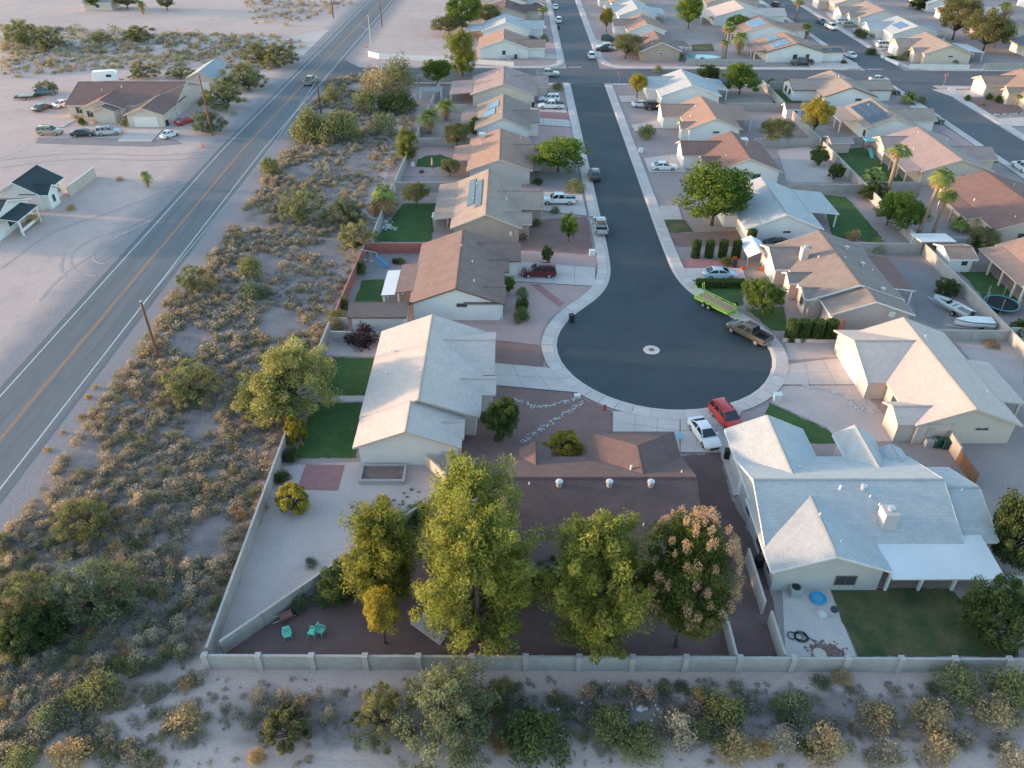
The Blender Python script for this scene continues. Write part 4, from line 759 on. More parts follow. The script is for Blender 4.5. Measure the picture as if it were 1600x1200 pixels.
TREES = [
 ('pineG',738,905,712,150,'green pine between the two yards, rear of the tall row'), ('pineC',606,935,783,108,'slim yellow green pine against the diagonal wall'), ('pineA',748,1000,783,186,'broad golden green pine, tallest left of the brown roof'),
 ('pineB',928,1010,796,160,'golden green pine in front of the brown roof next to the blossoming tree'), ('yellow',602,1005,920,68,'small yellowing tree by the garden corner slab'), ('blossom',1055,1010,800,160,'dark green tree full of dry tan blossom clusters'),
 ('dark',524,960,880,90,'dark leafy tree behind the mint green chairs'), ('dark',862,985,860,90,'shaded dark green tree between the two golden pines'), ('dark',1532,990,900,118,'dark green tree on the tired lawn'), ('dark',1568,872,752,110,'dark tree beside the wooden side gate'),
 ('hedgeball',782,688,624,64,'tall dense clipped dome bush at the beige house front'), ('palo',440,628,492,190,'large pale yellow green palo verde beside the lawns'), ('palo2',292,612,560,95,'olive green desert tree near the rust brown pole'),
 ('palo2',470,335,290,84,'yellow green desert tree on the open wash'), ('grey',540,345,300,72,'grey green desert tree next to the yellow green one'), ('palo2',553,400,340,72,'light green desert tree outside the red wall corner'), ('palo2',300,448,412,60,'yellow green bush tree on the highway verge'),
 ('grey',140,935,860,150,'big grey green mesquite in the dense brush'), ('palo2',40,960,890,130,'large green mesquite at the edge of the brush'), ('palo2',18,1020,950,100,'second green mesquite below the larger one'), ('palo2',140,835,765,105,'yellow topped mesquite above the grey green one'),
 ('grey',705,1150,1034,200,'big grey green mesquite outside the back block wall'), ('palo2',590,1165,1065,120,'yellow green mesquite next to the big grey green one'), ('brownm',452,1150,1085,110,'brownish mesquite on the dirt strip by the path'), ('dark',60,1010,935,110,'dark mesquite in the shade of the brush'),
 ('broad',1112,352,258,132,'large bright green street tree in front of the pale grey roof'), ('broad2',872,268,212,90,'wide green tree shading the tan house drive'), ('broad',888,378,334,34,'small round green tree on brown gravel'), ('hedgeball',855,410,382,20,'small clipped cone bush by the maroon car'),
 ('broad2',1190,492,435,66,'round clipped green tree on the front lawn with a pale trunk'), ('olive',977,92,45,48,'olive tree in front of the tan corner house'), ('broad',1075,45,-8,48,'tall green tree behind the terracotta roofs'), ('yellow',947,50,10,24,'yellow green street tree on pink gravel'),
 ('yellow',995,153,113,32,'thin yellow tree by the cross street stop sign'), ('broad2',1155,148,102,60,'full green tree behind the blue grey roof'), ('dark',1110,122,98,40,'dark low tree beside the full green one'), ('yellow',1270,212,152,54,'pale yellow tree in the corner back yard'),
 ('olive',1210,222,182,64,'grey olive tree by the shared back wall'), ('olive2',1488,62,-15,72,'huge olive tree behind the picket fence house'), ('olive2',1535,82,12,80,'second huge olive tree, fuller and greener'), ('yellow',1552,75,28,48,'brownish tree in front of the huge olive trees'),
 ('dark',1362,325,278,48,'oleander with white flowers on the back lawn'), ('broad',1385,352,300,52,'green citrus tree beside the oleander'), ('broad2',1412,365,302,56,'green citrus tree against the back wall'), ('olive',1530,388,352,52,'olive tree by the shed patio'), ('dark',1484,478,432,42,'dense green bush tree over the boat'),
 ('hedgeball',1280,258,228,32,'round green shrub tree by the tan shed'), ('hedgeball',1302,280,254,28,'round olive shrub below the round green one'), ('olive',702,55,20,58,'tan olive tree on the vacant lot edge'), ('broad2',722,48,-8,56,'leafy green tree behind the tan olive one'), ('olive',762,40,0,50,'olive tree beside the faded blue grey roof'),
 ('pineG',722,118,42,52,'tall dark pine standing over the white wall'), ('broad',684,132,92,54,'bright green round tree by the cross street'), ('olive',714,230,186,50,'round olive tree by the solar panel house'), ('pineG',637,252,198,36,'conical dark evergreen by the pink patio'), ('olive',703,275,245,36,'small olive tree beside the round lawn'),
 ('olive',652,322,280,46,'olive tree on the lawn behind the tan house'), ('palo2',385,135,92,74,'green desert tree along the highway'), ('palo2',350,165,118,72,'green desert tree beside the workshop'), ('grey',325,212,165,58,'bushy desert tree at the foot of the pole'), ('palo2',430,100,62,66,'yellow green desert tree along the highway'),
 ('palo2',405,95,62,54,'pale green desert tree behind the highway row'), ('palo2',220,118,98,54,'desert tree behind the brown roofed house'), ('palo2',280,118,102,52,'low desert tree by the workshop'), ('palo2',212,62,36,58,'green desert tree on the brushy rise'), ('palo2',35,70,26,64,'yellow desert tree on the brushy rise'), ('palo2',70,78,40,50,'second yellow desert tree on the brushy rise'),
 ('palo2',155,66,48,34,'bright yellow green bush tree on the brushy rise'), ('palo2',75,142,122,40,'small green tree behind the parked trailer'), ('broad',148,16,-10,26,'dark tree by the far pale cabin'), ('date',224,22,-2,20,'palm by the far pale cabin'), ('olive',200,14,-14,40,'tree shading the far pale cabin'), ('olive',262,16,-10,30,'lone tree on the far bare lot'),
 ('skirtfan',602,335,282,46,'squat fan palm with a thick tan skirt'), ('date',672,208,165,50,'date palm in the back yard of the solar panel house'), ('date',697,188,150,46,'date palm next to the mauve patio'), ('fan',1386,302,222,44,'tall fan palm over the swing set lawn'), ('fan2',1432,372,252,46,'tallest leaning fan palm by the white shed'), ('fan2',1455,372,292,40,'shorter leaning fan palm by the white shed'),
 ('fan',1132,95,32,28,'slim fan palm by the swimming pool'), ('date',1154,85,44,34,'feathery palm by the swimming pool'), ('fan',1127,97,60,20,'short fan palm by the swimming pool'), ('fan',848,38,10,22,'fan palm in front of the far street'), ('fan',1243,32,-2,22,'fan palm at the second street kerb'), ('date',1258,60,32,28,'stout palm on pink gravel at the second street'),
 ('smallfan',1362,288,254,44,'low wide fan palm on the swing set lawn'), ('smallfan',1498,360,330,34,'young fan palm by the white shed'), ('smallfan',1418,162,136,30,'silvery low palm by the second street corner'), ('fan',1584,172,146,18,'young palm on the gravel island'), ('date',1568,20,0,30,'palm behind the last row of houses'), ('date',232,292,264,26,'windblown young palm on the bare lot'),
 ('dark',1590,525,498,36,'round dark bush by the trampoline yard'), ('cone',742,208,182,16,'small conifer at the grey roof'), ('broad',795,462,432,22,'potted green shrub tree at the brown roof entry'), ('broad2',1148,52,24,36,'green tree between the far back yards'),('dark',1440,20,-12,36,'green tree between the far tan houses'),
]
for t in TREES: plant(*t)
# tan blossom clusters carried by the blossoming tree (its own part)
bt = [o for o in col.objects if o.get('label', '').startswith('dark green tree full')][0]
rng = np.random.default_rng(77); cl = []
for i in range(110):
    d = rng.normal(size=3); d /= np.linalg.norm(d); d[2] = abs(d[2]) * (1 if rng.random() < .75 else -.5)
    r = rng.uniform(.2, .42); cl.append((d[0] * 3.5, d[1] * 3.5, 6.0 + d[2] * 4.6, r, r, r * 1.3, rng.uniform(.3, .8)))
V, t_ = leaf_arrays(rng, cl, 90, .14, .08, .3); link('blossom', leaf_mesh('blossom', V, t_, LM['flower']), bt)
# bushes named one by one
SHR = {}
def shr(key, m, *a, **k):
    V, t, H, W = proto_shrub(hash(key) % 1000 if False else sum(map(ord, key)) * 7, m, *a, **k); SHR[key] = (leaf_mesh('foliage', V, t, LM[m]), H, W, V, t, m)
for i in range(4):
    shr(f'tan{i}', 'tan', 1.0 + .1 * i, 1.7, 16 + 2 * i, 46); shr(f'gry{i}', 'tan2', .95 + .1 * i, 1.7, 16 + 2 * i, 46)
for i in range(2):
    shr(f'gold{i}', 'gold', 1.2, 1.8, 18, 60); shr(f'rust{i}', 'rustb', 1.1, 1.7, 18, 55); shr(f'creo{i}', 'creo', 1.7, 2.2, 24, 80, ll=.15); shr(f'ggry{i}', 'grey', 1.4, 2.2, 22, 70); shr(f'hedg{i}', 'hedge', 1.5, 1.7, 26, 110, ll=.1); shr(f'drk{i}', 'dark', 1.5, 2.0, 24, 90); shr(f'purp{i}', 'purple', 1.4, 1.9, 22, 80)
def bush(kind, u, v, r, label, hr=1.0, cat='bush', name='bush', group=None):
    x, y = G(u, v + .3 * r); me, H, W = SHR[kind][:3]; s = 2 * r / PPM(y) / W
    o = link(name, me, None, (x, y, 0), (u * 3.1 + v) % 6.28); o.scale = (s, s, s * hr); tag(o, label, cat, group); return o
BUSH = [('drk0',456,712,15,'oleander bush with pink flowers at the lawn edge',1.2),('hedg0',443,747,13,'clipped green bush in the sandy yard corner',1.1),('purp0',568,530,27,'dark purple leaved bush beside the garden shed',1.0),
 ('creo0',528,502,20,'green bush at the corner of the shed',1.1),('hedg1',630,822,22,'smooth round sage bush along the diagonal wall, lower one',1.0),('hedg0',652,804,20,'smooth round sage bush along the diagonal wall, upper one',1.0),('ggry0',470,940,22,'grey bush by the diagonal wall and wheelbarrow',1.0),
 ('drk0',598,790,14,'small upright bush on the sandy side of the diagonal wall',1.6),('ggry1',487,880,12,'thin grey sapling on the sandy yard',1.2),('hedg0',565,423,10,'green bush along the red wall by the swing set',1.3),('hedg1',540,480,11,'green bush at the low end of the red wall',1.3),('creo1',625,408,9,'small round bush on grey gravel inside the red wall',.8),('purp0',618,409,7,'tiny dark bush next to the round one inside the red wall',.9),
 ('hedg0',815,480,13,'clipped square bush on the pink gravel, front one',1.4),('hedg1',815,498,13,'clipped square bush on the pink gravel, rear one',1.2),('creo0',817,458,11,'loose green bush at the brown house entry',1.0),('creo1',897,292,18,'grey green bush on the grey gravel yard',.8),('creo0',1010,210,18,'green yucca clump on gravel across from the tan pickup',.9),
 ('drk1',1135,410,10,'dark bush between the clipped columns',1.0),('rust0',1332,372,14,'pink oleander bush by the taupe roof',1.2),('creo1',1370,388,14,'brown green bush inside the block wall',1.2),('drk0',1530,385,16,'dark bush at the shed patio',1.0),('gold1',1548,536,14,'dry golden bush in the bare back yard',.6),
 ('drk0',1350,55,14,'dark hedge bush on the far street verge',.8),('rust1',1478,90,8,'reddish bush behind the picket fence',1.2),('drk1',1490,97,7,'green bush behind the picket fence',1.0),('purp0',1504,94,9,'dark red bush at the picket fence end',1.2),('creo0',872,136,12,'green bush in the corner house yard',.7),('gold1',1345,288,13,'tan fountain grass bush by the leaning wall',1.0),
 ('creo0',395,422,24,'green creosote bush in the open wash',1.0),('ggry0',400,458,26,'grey creosote bush in the open wash',1.0),('creo1',490,208,30,'creosote bush at the wash bend',1.2),('creo0',525,212,30,'taller creosote bush at the wash bend',1.2),('gold0',587,138,28,'tan feathery bush below the cross street',1.2),('creo1',625,127,28,'green feathery bush below the cross street',1.2),('drk0',620,165,30,'dark green bush behind the pergola',1.0),('creo0',575,165,26,'green bush by the tan feathery one',1.0),
 ('ggry1',600,200,28,'grey green bush along the back fence',1.0),('creo1',478,210,26,'round green bush on the verge by the pole',1.2),('creo0',542,208,28,'round bush above the cracked wash',1.2),('gold1',512,220,15,'yellow bush below the round one',1.1),('creo0',422,266,20,'yellow green bush at the verge bend',1.1),('creo1',520,152,15,'bush near the verge pole',1.1),
 ('creo0',1130,1112,38,'bright green bush outside the back wall by the litter',1.0),('gold0',1148,1165,34,'golden brown bush below the bright green one',1.1),('rust0',1190,1170,24,'rust spiky bush below the bright green one',.9),('ggry0',1238,1105,36,'grey green bush near the yucca stump',1.0),('gold1',1290,1165,38,'tan bush on the dirt below the back wall',1.1),('tan1',1225,1155,28,'pale bush beside the tan one',1.0),('gold0',1368,1120,34,'golden bush in the middle of the dirt strip',1.0),('tan2',1385,1172,28,'pale tan bush below the golden one',1.0),
 ('gold1',1452,1120,36,'golden bush with grey skirt near the fence end',1.1),('gold0',1462,1165,34,'second golden bush near the fence end',1.0),('creo1',1492,1065,36,'green bush against the back wall',1.0),('creo0',1570,1078,42,'yellow green bush against the back wall end',1.1),('gold1',1552,1112,38,'broad golden bush at the wall end',.9),('tan1',1580,1185,30,'pale bush at the end of the dirt strip',1.0),('drk1',838,1150,54,'dark green bush beside the littered hollow',1.0),('creo0',955,1135,40,'sparse dark bush in the littered hollow',.9),('tan3',1060,1140,34,'bare tan bush right of the littered hollow',1.0),('creo1',1005,1160,38,'green brown bush below the littered hollow',.8),
 ('gold0',1316,1058,18,'yucca like bush growing at the back wall',1.1),('creo0',38,1188,30,'brown bush on the lower dirt',1.0),('rust1',110,1175,34,'rust coloured bush on the lower dirt',1.0),('creo1',155,1080,38,'green bush on the edge of the dirt path',1.0),('gold0',290,1120,34,'dry bush by the shaded dirt path',.9),('ggry0',85,1120,36,'grey bush above the lower dirt',.9), ('rust0',400,1180,18,'small rust bush at the bottom of the dirt strip',1.0)]
for b in BUSH: bush(*b)
for t in (('gold',458,795,752,60,'yellow green bush with twiggy base on the sandy yard','bush'), ('gold',466,690,648,46,'bronze bush inside the side wall by the lawn','bush'), ('gold',880,706,672,62,'golden leafed bush in the brown gravel','bush')): plant(*t)
# clipped hedge columns and box hedges
def hedge(u, v, w, d, h, label, group=None, name='clipped_hedge', rnd=.35):
    x, y = G(u, v); rng = np.random.default_rng(int(u * 7 + v)); N = int(900 + 700 * w * d)
    f = rng.random((N, 3)) * 2 - 1; k = rng.integers(0, 5, N); s = np.sign(f)
    for a in range(N):
        if k[a] < 2: f[a, 0] = s[a, 0]
        elif k[a] < 4: f[a, 1] = s[a, 1]
        else: f[a, 2] = 1
    if rnd > .3 and abs(w - d) < .3:
        q = np.hypot(f[:, 0], f[:, 1]); f[:, 0] /= np.maximum(q, 1e-3); f[:, 1] /= np.maximum(q, 1e-3); tp = f[:, 2] > .97; r_ = np.sqrt(rng.random(N)); f[tp, 0] *= r_[tp]; f[tp, 1] *= r_[tp]
    P = np.stack([f[:, 0] * w / 2, f[:, 1] * d / 2, (f[:, 2] * .5 + .5) * h], 1) + rng.normal(size=(N, 3)) * .03
    n_ = rng.normal(size=(N, 3)); t = np.cross(n_, rng.normal(size=(N, 3))); t /= np.linalg.norm(t, axis=1)[:, None]; b = np.cross(n_, t); b /= np.linalg.norm(b, axis=1)[:, None]
    V = np.stack([P - t * .09, P - b * .05, P + t * .09, P + b * .05], 1).reshape(-1, 3)
    tint = np.repeat(np.clip(.45 + rng.normal(size=N) * .25, 0, 1), 4)
    e = empty(name, (x, y, 0), 0, label, 'hedge', group); link('foliage', leaf_mesh('foliage', V, tint, LM['hedge']), e)
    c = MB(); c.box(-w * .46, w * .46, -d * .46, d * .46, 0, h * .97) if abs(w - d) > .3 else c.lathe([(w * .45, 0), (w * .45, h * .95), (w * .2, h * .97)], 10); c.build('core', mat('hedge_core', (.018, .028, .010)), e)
for u in (1086, 1107, 1128, 1149, 1172): hedge(u, 402 if u < 1170 else 385, 1.2, 1.2, 2.6, 'tall clipped green column bush by the brick strip driveway', 'clipped columns by the driveway')
for u in (1234, 1252, 1273, 1294): hedge(u, 531, 1.45, 1.45, 2.7, 'fat clipped green column bush above the low kerb wall', 'clipped columns above the low wall')
hedge(1125, 448, 6.4, 1.1, 1.0, 'long low box hedge beside the pale blue car', rnd=0); hedge(1396, 92, 5.5, 1.2, .6, 'low hedge inside the white planter wall', rnd=0)
# brush: scatter over the wash, the brushy rise and the back strip
def inpoly(x, y, P):
    c = False; n = len(P)
    for i in range(n):
        (x1, y1), (x2, y2) = P[i], P[(i + 1) % n]
        if (y1 > y) != (y2 > y) and x < (x2 - x1) * (y - y1) / (y2 - y1) + x1: c = not c
    return c
WASH = [(-10,865),(60,775),(150,640),(230,525),(262,470),(335,395),(420,272),(460,205),(515,125),(600,112),(655,160),(640,235),(590,290),(570,380),(530,490),(500,540),(470,620),(432,730),(375,870),(318,1010),(310,1035),(150,1115),(-10,1110)]
AREAS = [(WASH, 1900, (.14, .36), 'wash'), ([(330,1060),(1230,1062),(1600,1075),(1600,1200),(250,1200)], 330, (.12, .35), 'dim'), ([(-10,865),(60,775),(150,640),(230,525),(262,470),(335,395),(420,272),(460,205),(515,125),(600,112),(655,160),(640,235),(590,290),(570,380),(530,490),(500,540),(470,620),(432,730),(375,870),(318,1010),(310,1035),(150,1115),(-10,1110)], 4200, (.42, .95), 'wash'),
 ([(-20,1040),(150,1112),(330,1045),(300,1075),(180,1110),(-20,1125)], 120, (.4, .8), 'wash'), ([(-20,1130),(150,1120),(250,1200),(-20,1200)], 130, (.4, .85), 'wash'), ([(190,1110),(330,1085),(420,1120),(260,1180)], 50, (.35, .7), 'dim'), ([(300,1085),(520,1075),(560,1150),(380,1130)], 14, (.5, .9), 'wash'), ([(780,1075),(1230,1072),(1250,1120),(1100,1180),(800,1165)], 120, (.4, .9), 'dim'), ([(1230,1065),(1600,1060),(1600,1200),(1240,1200)], 55, (.4, .85), 'wash'),
 ([(0,40),(230,52),(420,55),(480,70),(440,110),(330,108),(160,108),(90,115),(0,125)], 950, (.6, 1.2), 'wash'), ([(0,45),(200,45),(420,60),(300,105),(90,112),(0,120)], 120, (.8, 1.9), 'green'), ([(300,70),(440,60),(380,170),(330,215),(300,200)], 60, (.8, 1.5), 'green'), ([(380,0),(560,0),(520,22),(470,42),(400,40)], 110, (.7, 1.4), 'wash'), ([(575,1080),(800,1060),(810,1190),(600,1195)], 22, (.5, .9), 'green')]
rs = random.Random(5); SPOTS = []
for P, n, (r0, r1), kd in AREAS:
    W_ = [G(*p) for p in P]; xs = [p[0] for p in W_]; ys = [p[1] for p in W_]; cnt = 0; tr = 0
    while cnt < n and tr < n * 25:
        tr += 1; x, y = rs.uniform(min(xs), max(xs)), rs.uniform(min(ys), max(ys))
        if not inpoly(x, y, W_): continue
        dense = 1.0 if (y < 82 or y > 190) else .42 + .55 * math.exp(-(x + 43) / 4.5) * .9
        if kd == 'wash' and rs.random() > dense: continue
        if kd == 'wash' and y < 200 and math.sin(x * .55 + y * .21) + math.sin(y * .33 - x * .17) > (1.55 if y < 80 else 1.0): continue
        r = rs.uniform(r0, r1)
        q = rs.random()
        if kd == 'green': k = rs.choice(('creo0', 'creo1', 'ggry0', 'gold0'))
        elif kd == 'dim': k = rs.choice(('gry0', 'gry1', 'gry2', 'creo0', 'ggry1'))
        else:
            edge = x < -38 and y < 150
            k = f'tan{rs.randrange(4)}' if q < (.62 if edge else .42) else f'gry{rs.randrange(4)}' if q < .78 else rs.choice(('rust0', 'rust1', 'gold0')) if q < .86 else rs.choice(('ggry0', 'ggry1', 'creo0', 'creo1'))
        SPOTS.append((x, y, r, k)); cnt += 1
SPOTS.sort(key=lambda s: -s[2] * PPM(max(s[1], 28)))
SL = {'tan': 'dry tan rounded brush growing in the wash', 'gry': 'grey brown rounded brush growing in the wash', 'rus': 'rust tinted brush growing among grey brush', 'gol': 'golden tinted brush growing among grey brush', 'ggr': 'grey green desert shrub growing among dry brush', 'cre': 'dark green creosote shrub growing among dry brush'}
SN = {'tan': 'dry_brush', 'gry': 'grey_brush', 'rus': 'rust_brush', 'gol': 'golden_brush', 'ggr': 'grey_green_shrub', 'cre': 'creosote_shrub'}
NI = 290
for x, y, r, k in SPOTS[:NI]:
    me, H, W = SHR[k][:3]; o = link(SN[k[:3]], me, None, (x, y, 0), rs.random() * 6.28); s = 2 * r / W; o.scale = (s * rs.uniform(.85, 1.15), s * rs.uniform(.85, 1.15), s * rs.uniform(.7, 1.1)); tag(o, SL[k[:3]], 'shrub', 'desert brush ' + SN[k[:3]])
acc = {}; LOW = {}
for k in SHR:
    LOW[k] = []
    for q in range(3):
        sd_ = sum(map(ord, k)) * 13 + q; A_ = proto_shrub(sd_, SHR[k][5], SHR[k][1], SHR[k][2], 14, 19, .17, .075); B_ = proto_shrub(sd_ + 5, SHR[k][5], SHR[k][1], SHR[k][2], 11, 12, .24, .11)
        LOW[k].append(((A_[0], A_[1], SHR[k][2], SHR[k][5]), (B_[0], B_[1], SHR[k][2], SHR[k][5])))
for x, y, r, k in SPOTS[NI:]:
    V, t, W, m = LOW[k][(int(x * 10) + int(y * 10)) % 3][0 if y < 75 else 1]; s = 2 * r / W; a = rs.random() * 6.28; c, s_ = math.cos(a) * s, math.sin(a) * s
    V2 = np.stack([V[:, 0] * c - V[:, 1] * s_ + x, V[:, 0] * s_ + V[:, 1] * c + y, V[:, 2] * s * rs.uniform(.7, 1.1)], 1)
    acc.setdefault(m, []).append((V2, np.clip(t * rs.uniform(.75, 1.2), 0, 1)))
for m, L_ in acc.items():
    o = link('desert_brush', leaf_mesh('desert_brush', np.concatenate([a for a, _ in L_]), np.concatenate([b for _, b in L_]), LM[m])); tag(o, f'far spread of {m.replace("tan2", "grey").replace("creo", "dark green").replace("rustb", "rust")} desert brush over the wash', 'brush', kind='stuff')
# ---------------------------------------------------------------- block walls and fences
import bmesh
BLK = brickmat('grey_block', (.40, .375, .355), (.36, .34, .325), (.29, .27, .26), .4, .2, .012, 'UV', vary=.18, bump=.3); BLKC = mat('block_cap', (.46, .43, .405), (.40, .375, .355), 1, 9, .9); BLKR = brickmat('red_block', (.33, .13, .11), (.29, .115, .10), (.24, .10, .09), .4, .2, .012, 'UV', vary=.18, bump=.3); REDC = mat('red_cap', (.40, .20, .17))
CRM = mat('cream_wall_paint', (.52, .44, .38), (.47, .40, .35), .6, 10, .9); WWALL = mat('white_wall_paint', (.74, .73, .71), (.68, .67, .66), .5, 8, .9, mix2=.15)
def block_wall(pts, h, label, m=None, cap=None, seg=3.9, pil=True, name='block_wall', cat='wall', th=.16):
    m = m or BLK; cap = cap or BLKC
    for a, b in zip(pts[:-1], pts[1:]):
        pass
    root = empty(name, (*pts[0], 0), 0, label, cat); ox, oy = pts[0]
    for a, b in zip(pts[:-1], pts[1:]):
        L = math.hypot(b[0] - a[0], b[1] - a[1]); ang = math.atan2(b[1] - a[1], b[0] - a[0]); n = max(1, round(L / seg)); s = L / n
        pm = MB(); g = .2 if pil else .02
        x0, x1 = g, s - .005
        pm.face([(x0, -th / 2, 0), (x1, -th / 2, 0), (x1, -th / 2, h), (x0, -th / 2, h)], 0, [(x0, 0), (x1, 0), (x1, h), (x0, h)]); pm.face([(x1, th / 2, 0), (x0, th / 2, 0), (x0, th / 2, h), (x1, th / 2, h)], 0, [(x1, 0), (x0, 0), (x0, h), (x1, h)])
        pm.face([(x0, th / 2, 0), (x0, -th / 2, 0), (x0, -th / 2, h), (x0, th / 2, h)]); pm.face([(x1, -th / 2, 0), (x1, th / 2, 0), (x1, th / 2, h), (x1, -th / 2, h)])
        pm.box(x0 - .004, x1 + .004, -th / 2 - .015, th / 2 + .015, h, h + .05, 1); me = pm.mesh('panel', [m, cap])
        if pil: q = MB(); q.box(-.2, .2, -.2, .2, 0, h + .08, 0); q.box(-.22, .22, -.22, .22, h + .08, h + .14, 1); pme = q.mesh('pilaster', [m if m is not BLK else BLKC, cap])
        for i in range(n):
            t = i * s; loc = (a[0] - ox + math.cos(ang) * t, a[1] - oy + math.sin(ang) * t, 0)
            link('panel', me, root, loc, ang)
            if pil: link('pilaster', pme, root, loc, ang)
    if pil:
        link('pilaster', pme, root, (pts[-1][0] - ox, pts[-1][1] - oy, 0), ang)
    return root
def GT(u, v, z=1.6): return G(u, v, z)
block_wall([(-22.6, 35.0), (60.0, 34.55)], 1.55, 'long grey block wall with pilasters along the back of the lots')
block_wall([(-22.65, 35.6), (-22.8, 66), (-22.5, 82.4)], 1.6, 'grey block wall between the brush and the lawns', seg=4.2, pil=False)
block_wall([(-21.9, 36.2), (-7.0, 52.0)], 1.5, 'diagonal grey block wall dividing sand from brown mulch', pil=False)
block_wall([(-8.4, 57.5), (-6.2, 54.7)], 1.6, 'short cream wall at the corner of the beige house', CRM, CRM, pil=False)
block_wall([GT(523, 487), GT(570, 380), GT(664, 380)], 1.6, 'red block wall around the swing set yard', BLKR, REDC, pil=False)
block_wall([(-22.2, 83.6), (-20.4, 83.5)], 1.5, 'short grey wall stub by the garden shed', pil=False); block_wall([GT(516, 517), GT(622, 520)], 1.5, 'grey wall between the shed and the sandy strip', pil=False)
block_wall([(-20.9, 106), (-20.4, 128.2)], 1.6, 'grey wall behind the big lawn of the tan house', pil=False); block_wall([(-20.2, 128.8), (-9.0, 128.8)], 1.6, 'grey wall between the lawn and the pink patio', pil=False); block_wall([(-20.2, 129.4), (-19.3, 151.8)], 1.6, 'grey wall along the pink patio', pil=False)
block_wall([(-19.0, 152.2), (-8.0, 152.2)], 1.6, 'grey wall by the round olive tree', pil=False); block_wall([(-18.9, 153.2), (-18.2, 175)], 1.6, 'grey wall behind the date palms', pil=False); block_wall([(-18.2, 175.5), (-10.0, 175.2)], 1.5, 'cream wall beside the date palms', CRM, CRM, pil=False); block_wall([(-18.0, 176.5), (-17.4, 197)], 1.6, 'grey wall behind the mauve roofed house', pil=False)
block_wall([(60.3, 56), (60.3, 104.4)], 1.7, 'tall grey wall behind the boat yard', pil=False, seg=4.2); block_wall([(60.3, 105), (60.3, 150)], 1.7, 'grey back wall behind the oleander lawn', pil=False, seg=4.2); block_wall([(60.3, 151), (60.3, 195)], 1.7, 'grey back wall along the corner lots', pil=False, seg=4.2)
for x0, x1, y, lb in ((51.5, 60.1, 80.5, 'grey cross wall beside the covered boat'), (49.8, 60.1, 104.8, 'grey cross wall behind the dirt yard'), (47.5, 60.1, 128, 'grey cross wall behind the pale grey roof'), (47.5, 60.1, 152, 'grey cross wall by the dirt yard with bicycles'), (47.5, 60.1, 176, 'grey cross wall behind the orange roof patio'),
                      (60.6, 69, 81, 'cross wall beside the trampoline'), (60.6, 68, 106.8, 'cross wall behind the white shed'), (60.6, 70.5, 129, 'cross wall behind the swing set lawn'), (60.6, 69.5, 153, 'cross wall behind the tan shed'), (60.6, 68.6, 175.5, 'cross wall behind the corner lawn'),
                      (46, 66.5, 216.2, 'long tan block wall along the cross street by the pool'), (122, 150, 211.6, 'tan wall along the cross street past the picket fence'), (62.0, 68.5, 194.2, 'dark grey wall along the corner lawn')):
    block_wall([(x0, y), (x1, y - .02 * (x1 - x0))], 1.6, lb, pil=False)
block_wall([GT(575, 80, 1.3), GT(592, 84, 1.3), GT(720, 90, 1.3)], 1.3, 'white painted wall along the vacant lot', WWALL, WWALL, pil=False); block_wall([GT(742, 93, 1.1), GT(803, 97, 1.1)], 1.1, 'white painted wall in front of the orange roofed house', WWALL, WWALL, pil=False)
block_wall([GT(1170, 857), GT(1196, 940)], 1.6, 'grey side wall screening the bins beside the pale house', BLKC, pil=False); block_wall([GT(1206, 953), GT(1228, 1022)], 1.5, 'grey side wall next to the hose coil patio', BLKC, pil=False); block_wall([GT(1134, 953), GT(1152, 1024)], 1.5, 'grey side wall beside the blossoming tree', BLKC, pil=False)
block_wall([GT(1484, 672), GT(1503, 702)], 1.7, 'cream side wall ending at the wooden gate', CRM, CRM, pil=False)
block_wall([G(1222, 534), G(1318, 537)], .45, 'low pale retaining wall under the clipped columns', CONC2, CONC2, pil=False, name='retaining_wall'); block_wall([GT(104, 292, 1.8), GT(146, 261, 1.8)], 1.8, 'pale wall standing on the bare lot beside the slate roof', CRM, WWALL, pil=False)
block_wall([G(1376, 90), G(1403, 103)], .7, 'white planter wall at the second street kerb', WWALL, WWALL, pil=False, name='planter_wall')
def picket(pts, h, label, gap=.35, m=None, nm='picket_fence', wide=.12):
    m = m or WHITE; root = empty(nm, (*pts[0], 0), 0, label, 'fence'); ox, oy = pts[0]
    for a, b in zip(pts[:-1], pts[1:]):
        L = math.hypot(b[0] - a[0], b[1] - a[1]); ang = math.atan2(b[1] - a[1], b[0] - a[0]); r = MB(); r.box(0, L, .03, .07, h * .25, h * .25 + .09); r.box(0, L, .03, .07, h * .78, h * .78 + .09); r.build('rail', m, root, (a[0] - ox, a[1] - oy, 0), ang)
        q = MB(); q.box(-wide / 2, wide / 2, -.02, .03, .03, h); pm = q.mesh('picket', m)
        for i in range(int(L / gap) + 1): link('picket', pm, root, (a[0] - ox + math.cos(ang) * i * gap, a[1] - oy + math.sin(ang) * i * gap, 0), ang)
picket([G(1421, 108), G(1512, 109)], 1.3, 'white picket fence around the corner garden', .55, wide=.42); picket([GT(1502, 703), GT(1530, 740)], 1.6, 'brown wooden side gate of upright boards', .17, WOOD, 'wooden_gate', .16)
picket([G(1582, 1004), G(1592, 1022)], 1.3, 'white railing panel at the lawn corner', .16, nm='metal_railing', wide=.04); picket([G(1560, 915), G(1600, 917)], 1.3, 'white railing panel by the patio cover', .16, nm='metal_railing', wide=.04)
picket([G(1313, 524), G(1320, 510)], 1.6, 'small orange wooden gate by the pink gable', .17, mat('orange_wood', (.38, .17, .06)), 'wooden_gate', .16)
